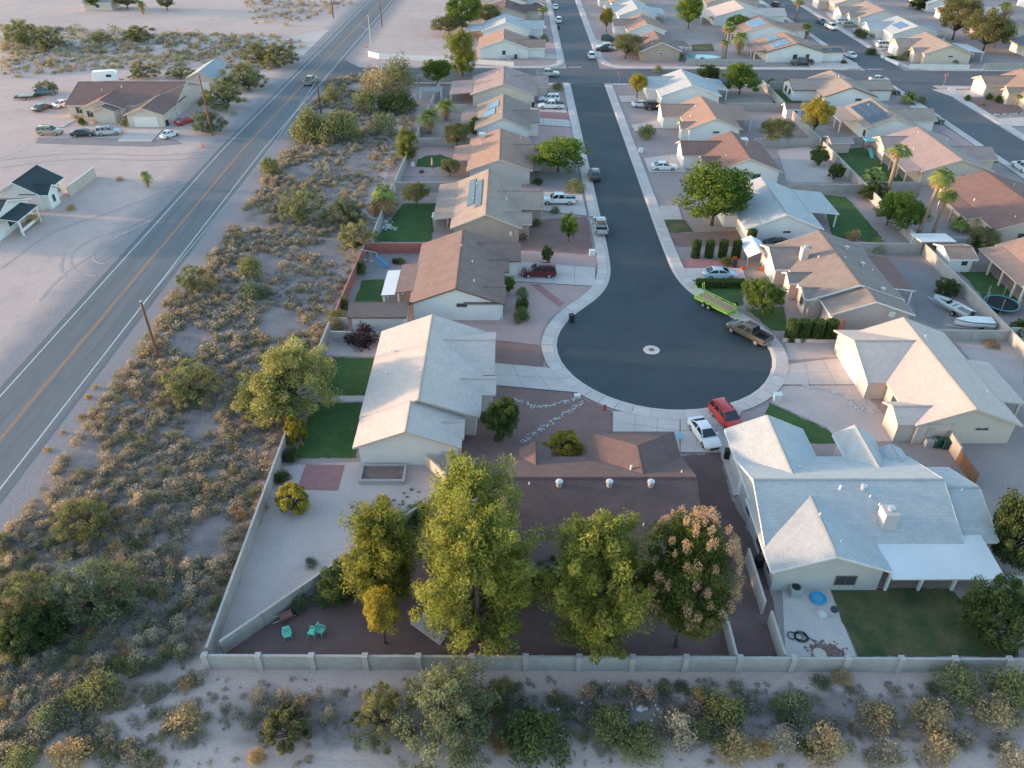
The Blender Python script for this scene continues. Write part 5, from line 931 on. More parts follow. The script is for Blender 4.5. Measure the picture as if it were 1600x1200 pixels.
# ---------------------------------------------------------------- vehicles
TYRE = mat('tyre_rubber', (.018, .018, .019), rough=.8); RIM = mat('alloy_rim', (.42, .43, .44), rough=.35, metal=.6); CGL = mat('car_glass', (.018, .025, .03), rough=.06, spec=.7); HLT = mat('headlight_lens', (.70, .72, .74), rough=.15); TLT = mat('tail_light', (.30, .015, .012), rough=.3); BLACKT = mat('black_trim', (.02, .02, .022), rough=.6)
PAINT = {}
def paint(c):
    k = tuple(c)
    if k not in PAINT:
        m = mat('car_paint_%d' % len(PAINT), c, rough=.28, spec=.5); m.node_tree.nodes['Principled BSDF'].inputs['Coat Weight'].default_value = .5; PAINT[k] = m
    return PAINT[k]
def finish(me, ang=40):
    b = bmesh.new(); b.from_mesh(me); bmesh.ops.remove_doubles(b, verts=b.verts, dist=.0005); bmesh.ops.recalc_face_normals(b, faces=b.faces); b.to_mesh(me); b.free()
    me.polygons.foreach_set('use_smooth', [True] * len(me.polygons)); me.set_sharp_from_angle(angle=R(ang)); return me
def loft(st):
    """car shell: stations (x, half width, z low, z belt, z top) joined by rounded sections"""
    b = MB(); rings = []
    for x, w, zl, zb, zt in st: rings.append([(x, y, z) for y, z in ((-w * .86, zl), (-w, zl + .12), (-w, zb), (-w * .94, zt - .03), (-w * .82, zt), (w * .82, zt), (w * .94, zt - .03), (w, zb), (w, zl + .12), (w * .86, zl))])
    n = 10
    for i in range(len(rings) - 1):
        for k in range(n): l = (k + 1) % n; b.face([rings[i][k], rings[i + 1][k], rings[i + 1][l], rings[i][l]])
    b.face(rings[0]); b.face(rings[-1][::-1]); return b
CARS = {
 'sedan': dict(L=4.8, st=[(-2.4, .74, .38, .62, .80), (-2.3, .84, .25, .70, .96), (-1.6, .90, .2, .72, .99), (-.9, .91, .2, .72, .98), (.9, .91, .2, .70, .95), (1.7, .89, .2, .66, .86), (2.2, .82, .24, .58, .74), (2.42, .66, .34, .5, .62)], cab=(-1.95, 1.2, .95, .80, -1.05, .30, 1.44, .60), wh=(-1.42, 1.42, .32), tr=.80),
 'suv': dict(L=4.9, st=[(-2.42, .82, .42, .8, 1.04), (-2.32, .92, .3, .84, 1.14), (-1.2, .95, .27, .84, 1.14), (.8, .95, .27, .84, 1.11), (1.6, .93, .27, .80, 1.04), (2.2, .88, .3, .72, .93), (2.46, .74, .4, .62, .78)], cab=(-2.36, 1.12, 1.1, .86, -2.1, .28, 1.76, .70), wh=(-1.42, 1.46, .37), tr=.84),
 'pickup': dict(L=5.8, st=[(-1.0, .96, .4, .9, 1.20), (.9, .97, .4, .9, 1.18), (1.6, .97, .4, .9, 1.16), (2.5, .94, .42, .85, 1.10), (2.86, .82, .5, .72, .92)], cab=(-.98, 1.42, 1.17, .86, -.82, .62, 1.88, .70), wh=(-1.75, 1.9, .40), tr=.86, bed=True),
 'mini': dict(L=4.1, st=[(-2.05, .5, .4, .55, .66), (-1.9, .72, .28, .62, .86), (-1.1, .78, .22, .70, 1.0), (.7, .78, .22, .70, .96), (1.5, .70, .25, .62, .84), (2.0, .46, .36, .5, .6)], cab=(-1.45, .85, .95, .64, -.75, .28, 1.48, .50), wh=(-1.2, 1.2, .32), tr=.70)}
WHM = {}
def wheel_mesh(r):
    if r not in WHM:
        t = MB(); t.tube([(0, -.11, 0), (0, .11, 0)], r, 18); m = MB(); m.tube([(0, -.125, 0), (0, .125, 0)], r * .62, 14); WHM[r] = (finish(t.mesh('tyre', TYRE)), finish(m.mesh('rim', RIM)))
    return WHM[r]
def car(kind, c, u, v, head, label, cat=None, z=.7, group=None, cover=False):
    d = CARS[kind]; x, y = G(u, v, z); nm = {'sedan': 'parked_car', 'suv': 'parked_suv', 'pickup': 'pickup_truck', 'mini': 'small_car'}[kind]
    e = empty(nm, (x, y, .13 if False else .02), R(head), label, cat or {'sedan': 'car', 'suv': 'suv', 'pickup': 'pickup truck', 'mini': 'car'}[kind], group); P = paint(c)
    link('body', finish(loft(d['st']).mesh('body', P)), e)
    b0, b1, zb, hw, r0, r1, zr, rw = d['cab']
    cb = MB(); B = [(b0, -hw, zb), (b1, -hw, zb), (b1, hw, zb), (b0, hw, zb)]; T = [(r0, -rw, zr - .05), (r1, -rw, zr - .05), (r1, rw, zr - .05), (r0, rw, zr - .05)]; U = [(r0 + .12, -rw + .1, zr), (r1 - .14, -rw + .1, zr), (r1 - .14, rw - .1, zr), (r0 + .12, rw - .1, zr)]
    for i in range(4): j = (i + 1) % 4; cb.face([B[i], B[j], T[j], T[i]]); cb.face([T[i], T[j], U[j], U[i]])
    cb.face(U); link('cabin', finish(cb.mesh('cabin', P), 30), e)
    V_ = lambda p: Vector(p)
    def glass(name, q, ins=.07, off=.012):
        q = [V_(p) for p in q]; cen = sum(q, Vector()) / 4; n = (q[1] - q[0]).cross(q[2] - q[0]).normalized()
        if n.dot(cen - Vector(((r0 + r1) / 2, 0, zb))) < 0: n = -n
        s = MB(); k = [p + (cen - p).normalized() * ins + n * off for p in q]; s.face(k); s.face([p - n * .02 for p in k][::-1]); s.build(name, CGL, e)
    lerp = lambda a, b, t: tuple(a[i] + (b[i] - a[i]) * t for i in range(3))
    glass('windshield', [B[1], B[2], T[2], T[1]]); glass('rear_window', [B[3], B[0], T[0], T[3]], .09)
    splits = (0, .5, 1) if kind != 'suv' else (0, .3, .64, 1)
    for sgn, (i0, i1) in ((0, (0, 1)), (1, (3, 2))):
        for t0, t1 in zip(splits[:-1], splits[1:]): glass('side_window', [lerp(B[i0], B[i1], t0), lerp(B[i0], B[i1], t1), lerp(T[i0], T[i1], t1), lerp(T[i0], T[i1], t0)], .08)
    xr, xf, r = d['wh']; tm, rm = wheel_mesh(r)
    for xx in (xr, xf):
        for s in (-1, 1): w = link('wheel', tm, e, (xx, s * d['tr'], r)); link('rim', rm, w)
    F = d['st'][-2][0]; fw = d['st'][-2][1]; zt = d['st'][-2][4]
    for s in (-1, 1):
        q = MB(); q.box(F - .04, F + .14, s * fw * .8 - .16, s * fw * .8 + .16, zt - .28, zt - .12); q.build('headlight', HLT, e)
        bx = -2.92 if kind == 'pickup' else d['st'][0][0] - .02; q = MB(); bz = .95 if kind != 'sedan' else .72; q.box(bx, bx + .16, s * d['st'][0][1] * .93 - .11, s * d['st'][0][1] * .93 + .09, bz - .16, bz + .06); q.build('tail_light', TLT, e)
        q = MB(); q.box(b1 - .42, b1 - .24, s * (hw + .02), s * (hw + .20), zb + .0, zb + .14); q.build('mirror', P, e)
    q = MB(); q.box(F + .05, d['st'][-1][0] + .03, -fw * .6, fw * .6, .36, .52); q.build('grille', BLACKT, e)
    if d.get('bed'):
        q = MB(); q.box(-2.88, -1.0, -.97, -.88, .5, 1.2); q.box(-2.88, -1.0, .88, .97, .5, 1.2); q.box(-2.88, -2.80, -.88, .88, .5, 1.19); q.box(-2.80, -1.0, -.88, .88, .55, .78, 1); q.build('bed', [P, BLACKT], e)
        q = MB(); q.box(-2.98, -2.88, -.85, .85, .5, .66); q.build('bumper', RIM, e)
        if cover: q = MB(); q.box(-2.86, -1.02, -.9, .9, 1.19, 1.24); q.build('bed_cover', BLACKT, e)
    elif kind == 'suv':
        for s in (-1, 1): q = MB(); q.box(-1.7, .0, s * .58 - .025, s * .58 + .025, zr + .03, zr + .07); q.build('roof_rail', BLACKT, e)
    return e
W_ = (.72, .72, .71); SIL = (.42, .42, .42); BLK_ = (.02, .022, .025); MAR = (.10, .015, .02); RED = (.48, .035, .03); LBL = (.42, .52, .58); TAN_ = (.33, .27, .20); DG = (.05, .06, .065); GRN = (.03, .07, .065)
for a in [('suv', MAR, 842, 424, 180, 'maroon suv on the driveway of the brown roofed house'), ('pickup', W_, 873, 312, 180, 'white pickup on the driveway of the tan house'), ('pickup', SIL, 938, 352, 90, 'silver pickup with dark bed parked at the kerb'), ('suv', DG, 929, 272, 90, 'dark grey suv parked at the kerb beyond the silver pickup'),
          ('sedan', W_, 1038, 259, 0, 'white sedan on the driveway of the dark rust roofed house'), ('sedan', LBL, 1125, 426, 0, 'pale blue sedan behind the box hedge'), ('sedan', W_, 1101, 675, -76, 'white sedan with sunroof at the foot of the turning circle'), ('suv', RED, 1136, 652, -72, 'bright red suv beside the white sedan on the shared drive'),
          ('sedan', BLK_, 1220, 380, 0, 'black car half hidden behind the taupe roof'), ('suv', W_, 858, 154, 180, 'white suv on the grey roofed house driveway'), ('sedan', W_, 1004, 162, 0, 'white car on the driveway by the thin yellow tree'), ('suv', BLK_, 1024, 166, 0, 'black suv behind the white car in the driveway'),
          ('suv', W_, 924, 86, 90, 'white suv at the kerb past the cross street'), ('suv', W_, 873, 31, 90, 'white suv parked on the far street'), ('sedan', W_, 868, 10, 90, 'white car furthest along the far street'), ('suv', DG, 952, 60, 0, 'blue grey van on the tan corner house drive'), ('pickup', W_, 838, 43, 0, 'white pickup on the blue grey roofed house drive'),
          ('suv', BLK_, 842, 10, 0, 'black suv on the dark brown roofed house drive'), ('sedan', DG, 828, 60, 180, 'dark car beside the orange roofed house'), ('sedan', W_, 1328, 85, 100, 'white sedan at the second street corner kerb'), ('suv', W_, 1383, 70, 0, 'white suv beside the low planter hedge'), ('sedan', DG, 1284, 33, -85, 'grey car at the second street kerb'),
          ('suv', W_, 1319, 34, 0, 'white suv on the far tan house drive'), ('suv', TAN_, 1328, 39, 0, 'tan suv next to the white one on the far drive'), ('suv', DG, 1346, 50, 0, 'dark blue suv behind the verge hedge'), ('sedan', SIL, 1374, 123, 0, 'silver car driving along the cross street'), ('suv', DG, 1390, 142, 0, 'dark suv on the pale tan house drive'),
          ('suv', GRN, 1457, 187, 0, 'dark green suv on the solar house drive'), ('suv', BLK_, 1215, 9, -60, 'black off roader on the far second street drive'), ('pickup', (.30, .27, .23), 485, 126, 80, 'tan pickup driving on the highway'), ('suv', TAN_, 78, 205, 0, 'tan suv on the gravel in front of the long brown roof'), ('sedan', BLK_, 130, 207, 10, 'black sedan parked between the tan and silver suvs'),
          ('suv', SIL, 170, 205, 15, 'silver suv parked beside the black sedan'), ('mini', (.62, .70, .68), 265, 209, 60, 'small pale rounded car beside the garage apron'), ('sedan', (.35, .02, .02), 289, 187, 65, 'red car tucked beside the white garage'), ('sedan', DG, 67, 167, 70, 'dark sedan on the dirt beside the brown roofed house'), ('sedan', W_, 100, 161, 60, 'white car at the end wall of the brown roofed house'),
          ('suv', (.04, .09, .11), 71, 144, 30, 'dark teal suv by the flat trailer'), ('suv', W_, 1598, 260, 90, 'white suv on the second street near the lawn patch'), ('sedan', BLK_, 945, 200 - 124, 0, 'black hatchback hidden under the olive tree')]:
    car(*a)
car('pickup', W_, 861, 165, 180, 'white pickup with black bed cover beside the white suv', cover=True); car('pickup', (.10, .085, .07), 1170, 519, 128, 'old two tone brown pickup hitched before the lime trailer'); car('pickup', SIL, 856, 115, 0, 'silver pickup turning on the cross street'); car('pickup', DG, 1253, 97, 180, 'dark grey pickup beside the solar house')
car('pickup', W_, 947, 74, 180, 'white pickup with black bed at the olive tree', cover=True); car('pickup', W_, 1299, 42, -80, 'white pickup at the second street kerb')
# lime flatbed trailer
x, y = G(1118, 474, .6); e = empty('flatbed_trailer', (x, y, .02), R(-52), 'lime green flatbed trailer with plank deck and raised ramps', 'trailer'); LIME = mat('lime_paint', (.38, .62, .05), rough=.4); PLK = mat('deck_wood', (.46, .31, .19), (.38, .25, .15), 2, 12, .9, coord='obj')
b = MB(); b.box(-2.7, 2.7, -1.05, -.95, .5, .75); b.box(-2.7, 2.7, .95, 1.05, .5, .75); b.box(-2.7, -2.6, -.95, .95, .5, .75); b.box(2.6, 2.7, -.95, .95, .5, .75); b.build('frame', LIME, e)
for i in range(9): b = MB(); b.box(-2.58, 2.58, -.94 + i * .21, -.94 + i * .21 + .195, .66, .72); b.build('plank', PLK, e)
for s in (-1, 1):
    b = MB(); b.tube([(-2.6, s * .99, 1.05), (2.6, s * .99, 1.05)], .035, 6); [b.tube([(q, s * .99, .7), (q, s * .99, 1.05)], .03, 6) for q in (-2.6, -1.3, 0, 1.3, 2.6)]; b.build('side_rail', LIME, e)
    b = MB(); b.tube([(-2.72, s * .75 - .2, .7), (-2.95, s * .75 - .2, 2.1)], .04, 6); b.tube([(-2.72, s * .75 + .2, .7), (-2.95, s * .75 + .2, 2.1)], .04, 6); [b.tube([(-2.72 - .23 * t, s * .75 - .2, .7 + 1.4 * t), (-2.72 - .23 * t, s * .75 + .2, .7 + 1.4 * t)], .03, 6) for t in (.15, .38, .6, .82, 1)]; b.build('ramp', LIME, e)
    for xx in (-.95, -.1): w = link('wheel', wheel_mesh(.36)[0], e, (xx, s * 1.2, .36)); link('rim', wheel_mesh(.36)[1], w)
b = MB(); b.tube([(2.65, .6, .55), (3.9, 0, .5)], .05, 6); b.tube([(2.65, -.6, .55), (3.9, 0, .5)], .05, 6); b.build('tongue', LIME, e)
w = link('spare_wheel', wheel_mesh(.36)[0], e, (2.2, 1.2, .95)); link('rim', wheel_mesh(.36)[1], w)
def boat(u, v, head, label, covered=False, L=5.4, W=1.9):
    x, y = G(u, v, .6); e = empty('boat', (x, y, 0), R(head), label, 'boat'); b = MB(); S = []
    for t in np.linspace(0, 1, 9):
        w = W / 2 * (1 - max(0, t - .45) ** 2 * 3.1) ; w = max(.06, w); z0 = .45 + .25 * max(0, t - .6); S.append([(-L / 2 + L * t, -w, 1.1 + .1 * t), (-L / 2 + L * t, -w * .8, .7), (-L / 2 + L * t, 0, z0), (-L / 2 + L * t, w * .8, .7), (-L / 2 + L * t, w, 1.1 + .1 * t)])
    for i in range(8):
        for k in range(4): b.face([S[i][k], S[i + 1][k], S[i + 1][k + 1], S[i][k + 1]])
    b.face(S[0]); b.build('hull', mat('boat_gelcoat', (.68, .70, .70), rough=.3), e)
    d = MB()
    for i in range(8):
        z = .85 if not covered else 1.35
        a, c = S[i], S[i + 1]; d.face([(a[0][0], a[0][1] * .86, z), (c[0][0], c[0][1] * .86, z), (c[0][0], c[4][1] * .86, z), (a[0][0], a[4][1] * .86, z)][::-1] if False else [(a[0][0], a[0][1] * .86, z), (c[0][0], c[0][1] * .86, z), (c[0][0], c[4][1] * .86, z), (a[0][0], a[4][1] * .86, z)])
    d.build('deck' if not covered else 'cover', mat('boat_deck', (.30, .31, .30), (.2, .21, .21), 3, 12) if not covered else WHITE, e)
    g = MB(); 
    for i in range(8):
        for k, sg in ((0, 1), (4, -1)):
            a, c = S[i][k], S[i + 1][k]; g.face([a, c, (c[0], c[1] * .84, c[2] + .02), (a[0], a[1] * .84, a[2] + .02)])
    g.build('gunwale', WHITE, e)
    if not covered:
        q = MB(); q.box(.5, .6, -.6, .6, .85, 1.35); q.build('windscreen', CGL, e)
        for sx in (-.9, -.2): q = MB(); q.box(sx, sx + .4, -.55, .55, .85, 1.1); q.build('seat', mat('seat_vinyl', (.5, .5, .48)), e)
        q = MB(); q.box(-L / 2 - .35, -L / 2, -.18, .18, .6, 1.4); q.build('outboard_motor', DARK, e)
    t = MB(); t.box(-L / 2, L / 2 - .6, -.5, -.42, .3, .42); t.box(-L / 2, L / 2 - .6, .42, .5, .3, .42); t.tube([(L / 2 - .7, .45, .36), (L / 2 + .9, 0, .36)], .04, 6); t.tube([(L / 2 - .7, -.45, .36), (L / 2 + .9, 0, .36)], .04, 6); t.box(-.9, -.8, -.9, .9, .28, .36); t.build('trailer_frame', GALV, e)
    for s in (-1, 1): w = link('wheel', wheel_mesh(.32)[0], e, (-.85, s * .82, .32)); link('rim', wheel_mesh(.32)[1], w)
boat(1487, 480, 118, 'open white motorboat on a trailer in the dirt yard'); boat(1520, 507, 175, 'white covered boat behind the grey cross wall', True, 4.6)
# camper trailer and flat trailer across the highway
x, y = G(166, 121, 1.2); e = empty('camper_trailer', (x, y, 0), R(12), 'white camper trailer behind the brown roofed house', 'camper'); link('shell', finish(loft([(-2.9, 1.0, .6, 1.6, 2.35), (-2.7, 1.12, .5, 2.2, 2.75), (1.6, 1.12, .5, 2.2, 2.8), (2.5, 1.1, .5, 2.0, 2.6), (2.8, 1.0, .8, 1.6, 2.1)]).mesh('shell', paint(W_))), e)
for s in (-1, 1): w = link('wheel', wheel_mesh(.37)[0], e, (-.4, s * 1.0, .37)); link('rim', wheel_mesh(.37)[1], w); q = MB(); q.box(.3, 1.5, s * 1.13 - .01, s * 1.13 + .01, 1.5, 2.1); q.build('window', CGL, e)
q = MB(); q.tube([(2.7, .5, .6), (4.0, 0, .55)], .05, 6); q.tube([(2.7, -.5, .6), (4.0, 0, .55)], .05, 6); q.build('tongue', BLACKT, e)
x, y = G(42, 151, .5); e = empty('utility_trailer', (x, y, 0), R(15), 'dark flat utility trailer with a pale tarp on the dirt', 'trailer'); q = MB(); q.box(-2.6, 2.6, -1.1, 1.1, .5, .68); q.build('deck', BLACKT, e); q = MB(); q.box(-1.6, 1.4, -.8, .8, .69, .95); q.build('tarp', mat('grey_tarp', (.4, .42, .40)), e)
for s in (-1, 1): w = link('wheel', wheel_mesh(.36)[0], e, (-.3, s * 1.25, .36)); link('rim', wheel_mesh(.36)[1], w)
q = MB(); q.tube([(2.5, 0, .55), (4.2, 0, .5)], .06, 6); q.build('tongue', BLACKT, e)
# ---------------------------------------------------------------- street furniture and yard things
POLE = mat('pole_wood', (.21, .105, .065), (.15, .08, .055), 3, 18, .95, coord='obj'); POLED = mat('dark_pole_wood', (.10, .07, .06), (.075, .055, .05), 3, 18, .95, coord='obj')
tops = []
for u, vb, ut, vt, m, lb in ((248, 560, 222, 471, POLE, 'rust brown utility pole standing in dense brush by the highway'), (332, 212, 310, 117, POLE, 'tall brown utility pole beside the bushy desert tree'), (502, 177, 495, 122, POLED, 'dark utility pole by the highway car'), (597, 42, 592, -2, POLE, 'utility pole on the vacant lot edge'), (521, 28, 518, -10, POLED, 'utility pole in the far brush'), (580, 74, 576, 24, POLED, 'thin pale street pole at the white wall end')):
    x, y = G(u, vb); h = max(6, HT(y, vt)); e = empty('utility_pole', (x, y, 0), 0, lb, 'pole'); thin = 'thin' in lb
    b = MB(); b.tube([(0, 0, -.2), (0, 0, h)], [.19, .13] if not thin else [.09, .06], 10); b.build('post', m if not thin else GALV, e); c = MB(); c.lathe([(.15, 0), (.15, .05), (.05, .09)] if not thin else [(.1, 0), (.1, .04), (.03, .06)], 8, (0, 0, h - .01)); c.build('cap', GALV, e)
    if not thin:
        k = MB(); k.box(-.22, .22, -.04, .04, h - .55, h - .45); k.build('bracket', GALV, e)
    tops.append((x, y, h))
def wire(a, b, sag, label):
    s = MB(); A, B = Vector(a), Vector(b); s.tube([tuple(A.lerp(B, t) - Vector((0, 0, sag * 4 * t * (1 - t)))) for t in np.linspace(0, 1, 13)], .028, 4); tag(s.build('power_line', GALV), label, 'cable')
wire((tops[0][0], tops[0][1], tops[0][2] - .4), (tops[2][0], tops[2][1], tops[2][2] - .4), 1.2, 'thin cable strung between the rust pole and the dark pole'); wire((tops[1][0], tops[1][1], tops[1][2] - .5), (-95, 95, 8.0), 1.0, 'thin cable running from the tall brown pole past the slate roofs')
def text_mesh(s, size, m):
    c = bpy.data.curves.new('lettering', 'FONT'); c.body = s; c.size = size; c.align_x = 'CENTER'; c.align_y = 'CENTER'; c.extrude = .004; o = bpy.data.objects.new('tmp', c); col.objects.link(o)
    me = bpy.data.meshes.new_from_object(o.evaluated_get(bpy.context.evaluated_depsgraph_get())); bpy.data.objects.remove(o); me.materials.clear(); me.materials.append(m); return me
SRED = mat('sign_red', (.50, .03, .03), rough=.4); SWH = mat('sign_white', (.75, .75, .75), rough=.4)
for u, vb, lb in ((967, 132, 'red octagonal stop sign at the end of the cul-de-sac street'), (1474, 134, 'red octagonal stop sign at the second street corner')):
    x, y = G(u, vb); e = empty('stop_sign', (x, y, 0), 0, lb, 'sign'); b = MB(); b.tube([(0, .04, 0), (0, .04, 2.9)], .03, 6); b.build('post', GALV, e)
    def octa(r, y0, y1, nm, m):
        q = MB(); p = [(r * math.cos(R(22.5 + 45 * i)), r * math.sin(R(22.5 + 45 * i))) for i in range(8)]; f = [(a, y0, 2.45 + c) for a, c in p]; k = [(a, y1, 2.45 + c) for a, c in p]; q.face(f[::1]); q.face(k[::-1])
        for i in range(8): j = (i + 1) % 8; q.face([f[j], f[i], k[i], k[j]])
        return q.build(nm, m, e)
    octa(.46, -.01, .008, 'plate', SWH); octa(.42, -.016, -.011, 'face', SRED); t = link('lettering', text_mesh('STOP', .3, SWH), e, (0, -.022, 2.45)); t.rotation_euler = (R(90), 0, 0)
def simple(name, u, v, label, cat, parts, rz=0, z=0., group=None):
    x, y = G(u, v); e = empty(name, (x, y, z), R(rz), label, cat, group)
    for nm, mb, m in parts: mb.build(nm, m, e)
    return e
def B(*a): return MB().box(*a)
# manhole in the turning circle
simple('manhole', 1018, 547, 'round concrete manhole collar with iron cover in the turning circle', 'manhole', [('collar', MB().lathe([(.98, 0), (.98, .03), (.9, .035)], 28), CONC2), ('cover', MB().lathe([(.34, .03), (.34, .05), (.3, .055)], 20), mat('cast_iron', (.10, .09, .085), (.2, .17, .15), 8, 20, .7))], z=.012)
BIN = mat('bin_plastic', (.02, .024, .026), rough=.5); BING = mat('green_bin_plastic', (.02, .07, .06), rough=.5)
for u, v, lb, m in ((893, 503, 'black wheelie bin at the turning circle kerb', BIN), (1135, 716, 'black wheelie bin beside the pale house garage', BIN), (1462, 698, 'green wheelie bin by the cream gable', BING), (1474, 700, 'second green wheelie bin by the cream gable, next to the wall', BING), (1147, 418, 'dark wheelie bin by the white canopy', BIN), (833, 168, 'black wheelie bin beside the white pickups', BIN), (806, 92, 'black wheelie bin at the white house corner', BIN), (832, 66, 'black wheelie bin on the far pink yard', BIN), (873, 46, 'black wheelie bin on the far street kerb', BIN), (1210, 22, 'black wheelie bin at the second street', BIN), (262, 196, 'black bin beside the white double garage', BIN), (1190, 870, 'black bin behind the side wall', BIN), (1184, 885, 'second black bin behind the side wall, nearer its end', BIN)):
    simple('wheelie_bin', u, v, lb, 'bin', [('body', MB().hexa([(-.28, -.3), (.28, -.3), (.28, .3), (-.28, .3)], .08, 1.0), m), ('lid', B(-.31, .31, -.36, .34, 1.0, 1.08), m), ('wheel', MB().tube([(-.3, .3, .1), (-.2, .3, .1)], .1, 10), TYRE), ('wheel', MB().tube([(.2, .3, .1), (.3, .3, .1)], .1, 10), TYRE)], rz=(u * 3) % 40 - 20, z=.02)
for u, v, lb in ((1214, 624, 'white utility cabinet at the corner of the lawn triangle'), (925, 398, 'white utility box at the kerb on brown gravel'), (1001, 238, 'white utility box on the grey gravel yard'), (902, 620, 'pale green utility box at the white stone border')):
    simple('utility_box', u, v, lb, 'utility box', [('cabinet', B(-.5, .5, -.4, .4, .05, .8), WHITE), ('lid', B(-.54, .54, -.44, .44, .8, .86), WHITE), ('plinth', B(-.6, .6, -.5, .5, 0, .05), CONC2)]).scale = (.62, .62, .35) if 'green' in lb else (.8, .8, .9)
simple('fire_hydrant', 945, 640, 'small red fire hydrant on the brown gravel', 'hydrant', [('barrel', MB().lathe([(.16, 0), (.16, .06), (.1, .08), (.1, .5), (.14, .52), (.14, .58), (.05, .68)], 10), SRED), ('outlet', MB().tube([(-.2, 0, .4), (.2, 0, .4)], .05, 8), mat('hydrant_green', (.04, .2, .1)))])
simple('basketball_backboard', 1060, 690, 'pale blue round disc standing on the shared drive', 'disc', [('dish', MB().lathe([(.1, .6), (.5, .8), (.52, .82), (.45, .84)], 16), mat('pale_blue_plastic', (.22, .38, .46))), ('stand', MB().tube([(0, 0, 0), (0, 0, .65)], .05, 8), GALV)]).name = 'satellite_dish'
# mint chairs, wheelbarrow
MINT = mat('mint_plastic', (.20, .62, .48), rough=.4)
def chair(u, v, rz, lb):
    P = [('seat', B(-.28, .28, -.28, .28, .36, .42), MINT), ('backrest', MB().hexa([(-.28, .24), (.28, .24), (.28, .32), (-.28, .32)], .42, .95), MINT)]
    for sx in (-1, 1):
        P += [('armrest', B(sx * .3 - .04, sx * .3 + .04, -.26, .3, .6, .65), MINT)]
        for sy in (-1, 1): P.append(('leg', MB().tube([(sx * .3, sy * .26, 0), (sx * .27, sy * .24, .62 if sy < 0 else .4)], .03, 6), MINT))
    simple('garden_chair', u, v, lb, 'chair', P, rz)
chair(450, 996, 20, 'mint green garden chair standing alone on the mulch'); chair(489, 992, -100, 'mint green garden chair pushed against its neighbour, nearer the wall'); chair(502, 990, 70, 'mint green garden chair turned towards the next one')
simple('wheelbarrow', 448, 968, 'rusty wheelbarrow tipped by the diagonal wall', 'wheelbarrow', [('tray', MB().hexa([(-.5, -.35), (.5, -.3), (.5, .3), (-.5, .35)], .35, .62), mat('rusty_steel', (.22, .10, .08), (.3, .16, .12), 5, 20)), ('wheel', MB().tube([(.75, -.05, .2), (.75, .05, .2)], .2, 12), TYRE), ('handle', MB().tube([(.75, .1, .2), (-1.1, .32, .6)], .025, 6), GALV), ('handle', MB().tube([(.75, -.1, .2), (-1.1, -.32, .6)], .025, 6), GALV), ('leg', MB().tube([(-.35, .25, .35), (-.4, .25, 0)], .025, 6), GALV)], 30)
# raised planter
x0, y0 = G(561, 757); x1, y1 = G(632, 757); y2 = G(600, 731)[1]; e = empty('raised_planter', (x0, y0, 0), 0, 'rectangular block planter of bare soil on the sandy yard', 'planter')
for nm, a in (('side', (0, x1 - x0, 0, .2)), ('side', (0, x1 - x0, y2 - y0 - .2, y2 - y0)), ('side', (0, .2, .2, y2 - y0 - .2)), ('side', (x1 - x0 - .2, x1 - x0, .2, y2 - y0 - .2))): B(*a, 0, .5).build(nm, BLKC, e)
B(.2, x1 - x0 - .2, .2, y2 - y0 - .2, 0, .36).build('soil', mat('planter_soil', (.17, .12, .105), (.25, .19, .17), 2, 14, .95, .4), e)
# corner slab in the mulch yard
e = simple('garden_slab', 672, 985, 'triangular concrete slab among the pines', 'slab', [('slab', MB().hexa([(-1.6, .6), (.9, -1.4), (2.2, 1.4), (-.2, 1.9)], 0, .12), CONC)])
# air conditioner, paddling pool, barbecue, hose, tyre ring, stone pile
simple('air_conditioner', 1241, 928, 'grey air conditioner unit on the patio slab', 'air conditioner', [('casing', B(-.45, .45, -.45, .45, .05, .85), mat('ac_casing', (.36, .40, .38))), ('fan_grille', MB().lathe([(.36, .85), (.36, .89), (.1, .91)], 18), DARK), ('base', B(-.52, .52, -.52, .52, 0, .05), CONC2)])
simple('paddling_pool', 1278, 936, 'small bright blue paddling pool on the patio slab', 'paddling pool', [('ring', MB().lathe([(.42, .05), (.6, 0), (.68, .12), (.6, .24), (.46, .2), (.42, .08)], 20), mat('pool_blue', (.03, .32, .60), rough=.4)), ('water', MB().lathe([(.44, .05), (.44, .12)], 18), mat('pool_water', (.10, .40, .55), rough=.05))])
simple('kettle_barbecue', 1300, 962, 'dark kettle barbecue at the lawn edge', 'barbecue', [('bowl', MB().lathe([(.1, .55), (.3, .7), (.3, .8), (.27, .9), (.1, 1.0)], 14), mat('bbq_enamel', (.02, .06, .075), rough=.3))] + [('leg', MB().tube([(.1 * c, .1 * s, .6), (.3 * c, .3 * s, 0)], .02, 6), GALV) for c, s in ((1, 0), (-.5, .87), (-.5, -.87))])
simple('cloth_heap', 1284, 960, 'pale crumpled cloth heap beside the barbecue', 'cloth', [('heap', MB().lathe([(.4, 0), (.42, .1), (.25, .28), (.06, .36)], 9), WHITE)])
hp = []
for i in range(90): t = i / 89; a = t * 6.283 * 4.2; r = .42 + .14 * math.sin(a * .37); hp.append((r * math.cos(a) + .1 * math.sin(t * 9), r * math.sin(a) * .9, .04 + .1 * t))
simple('hose_coil', 1250, 996, 'dark coiled garden hose on the patio slab', 'hose', [('hose', MB().tube(hp + [(.9, -.3, .03), (1.2, -.4, .03)], .03, 6), DARK)], z=.035)
simple('hose_coil', 1237, 994, 'smaller dark hose loop beside the coil', 'hose', [('hose', MB().tube([(.3 * math.cos(i * .4), .34 * math.sin(i * .4), .03 + .002 * i) for i in range(30)], .03, 6), DARK)], z=.035)
simple('round_ring', 1280, 1024, 'pale ring lying by the block wall', 'ring', [('ring', MB().lathe([(.36, .0), (.5, .0), (.52, .1), (.44, .14), (.36, .1)], 20), mat('cream_plastic', (.6, .53, .42)))], z=.1)
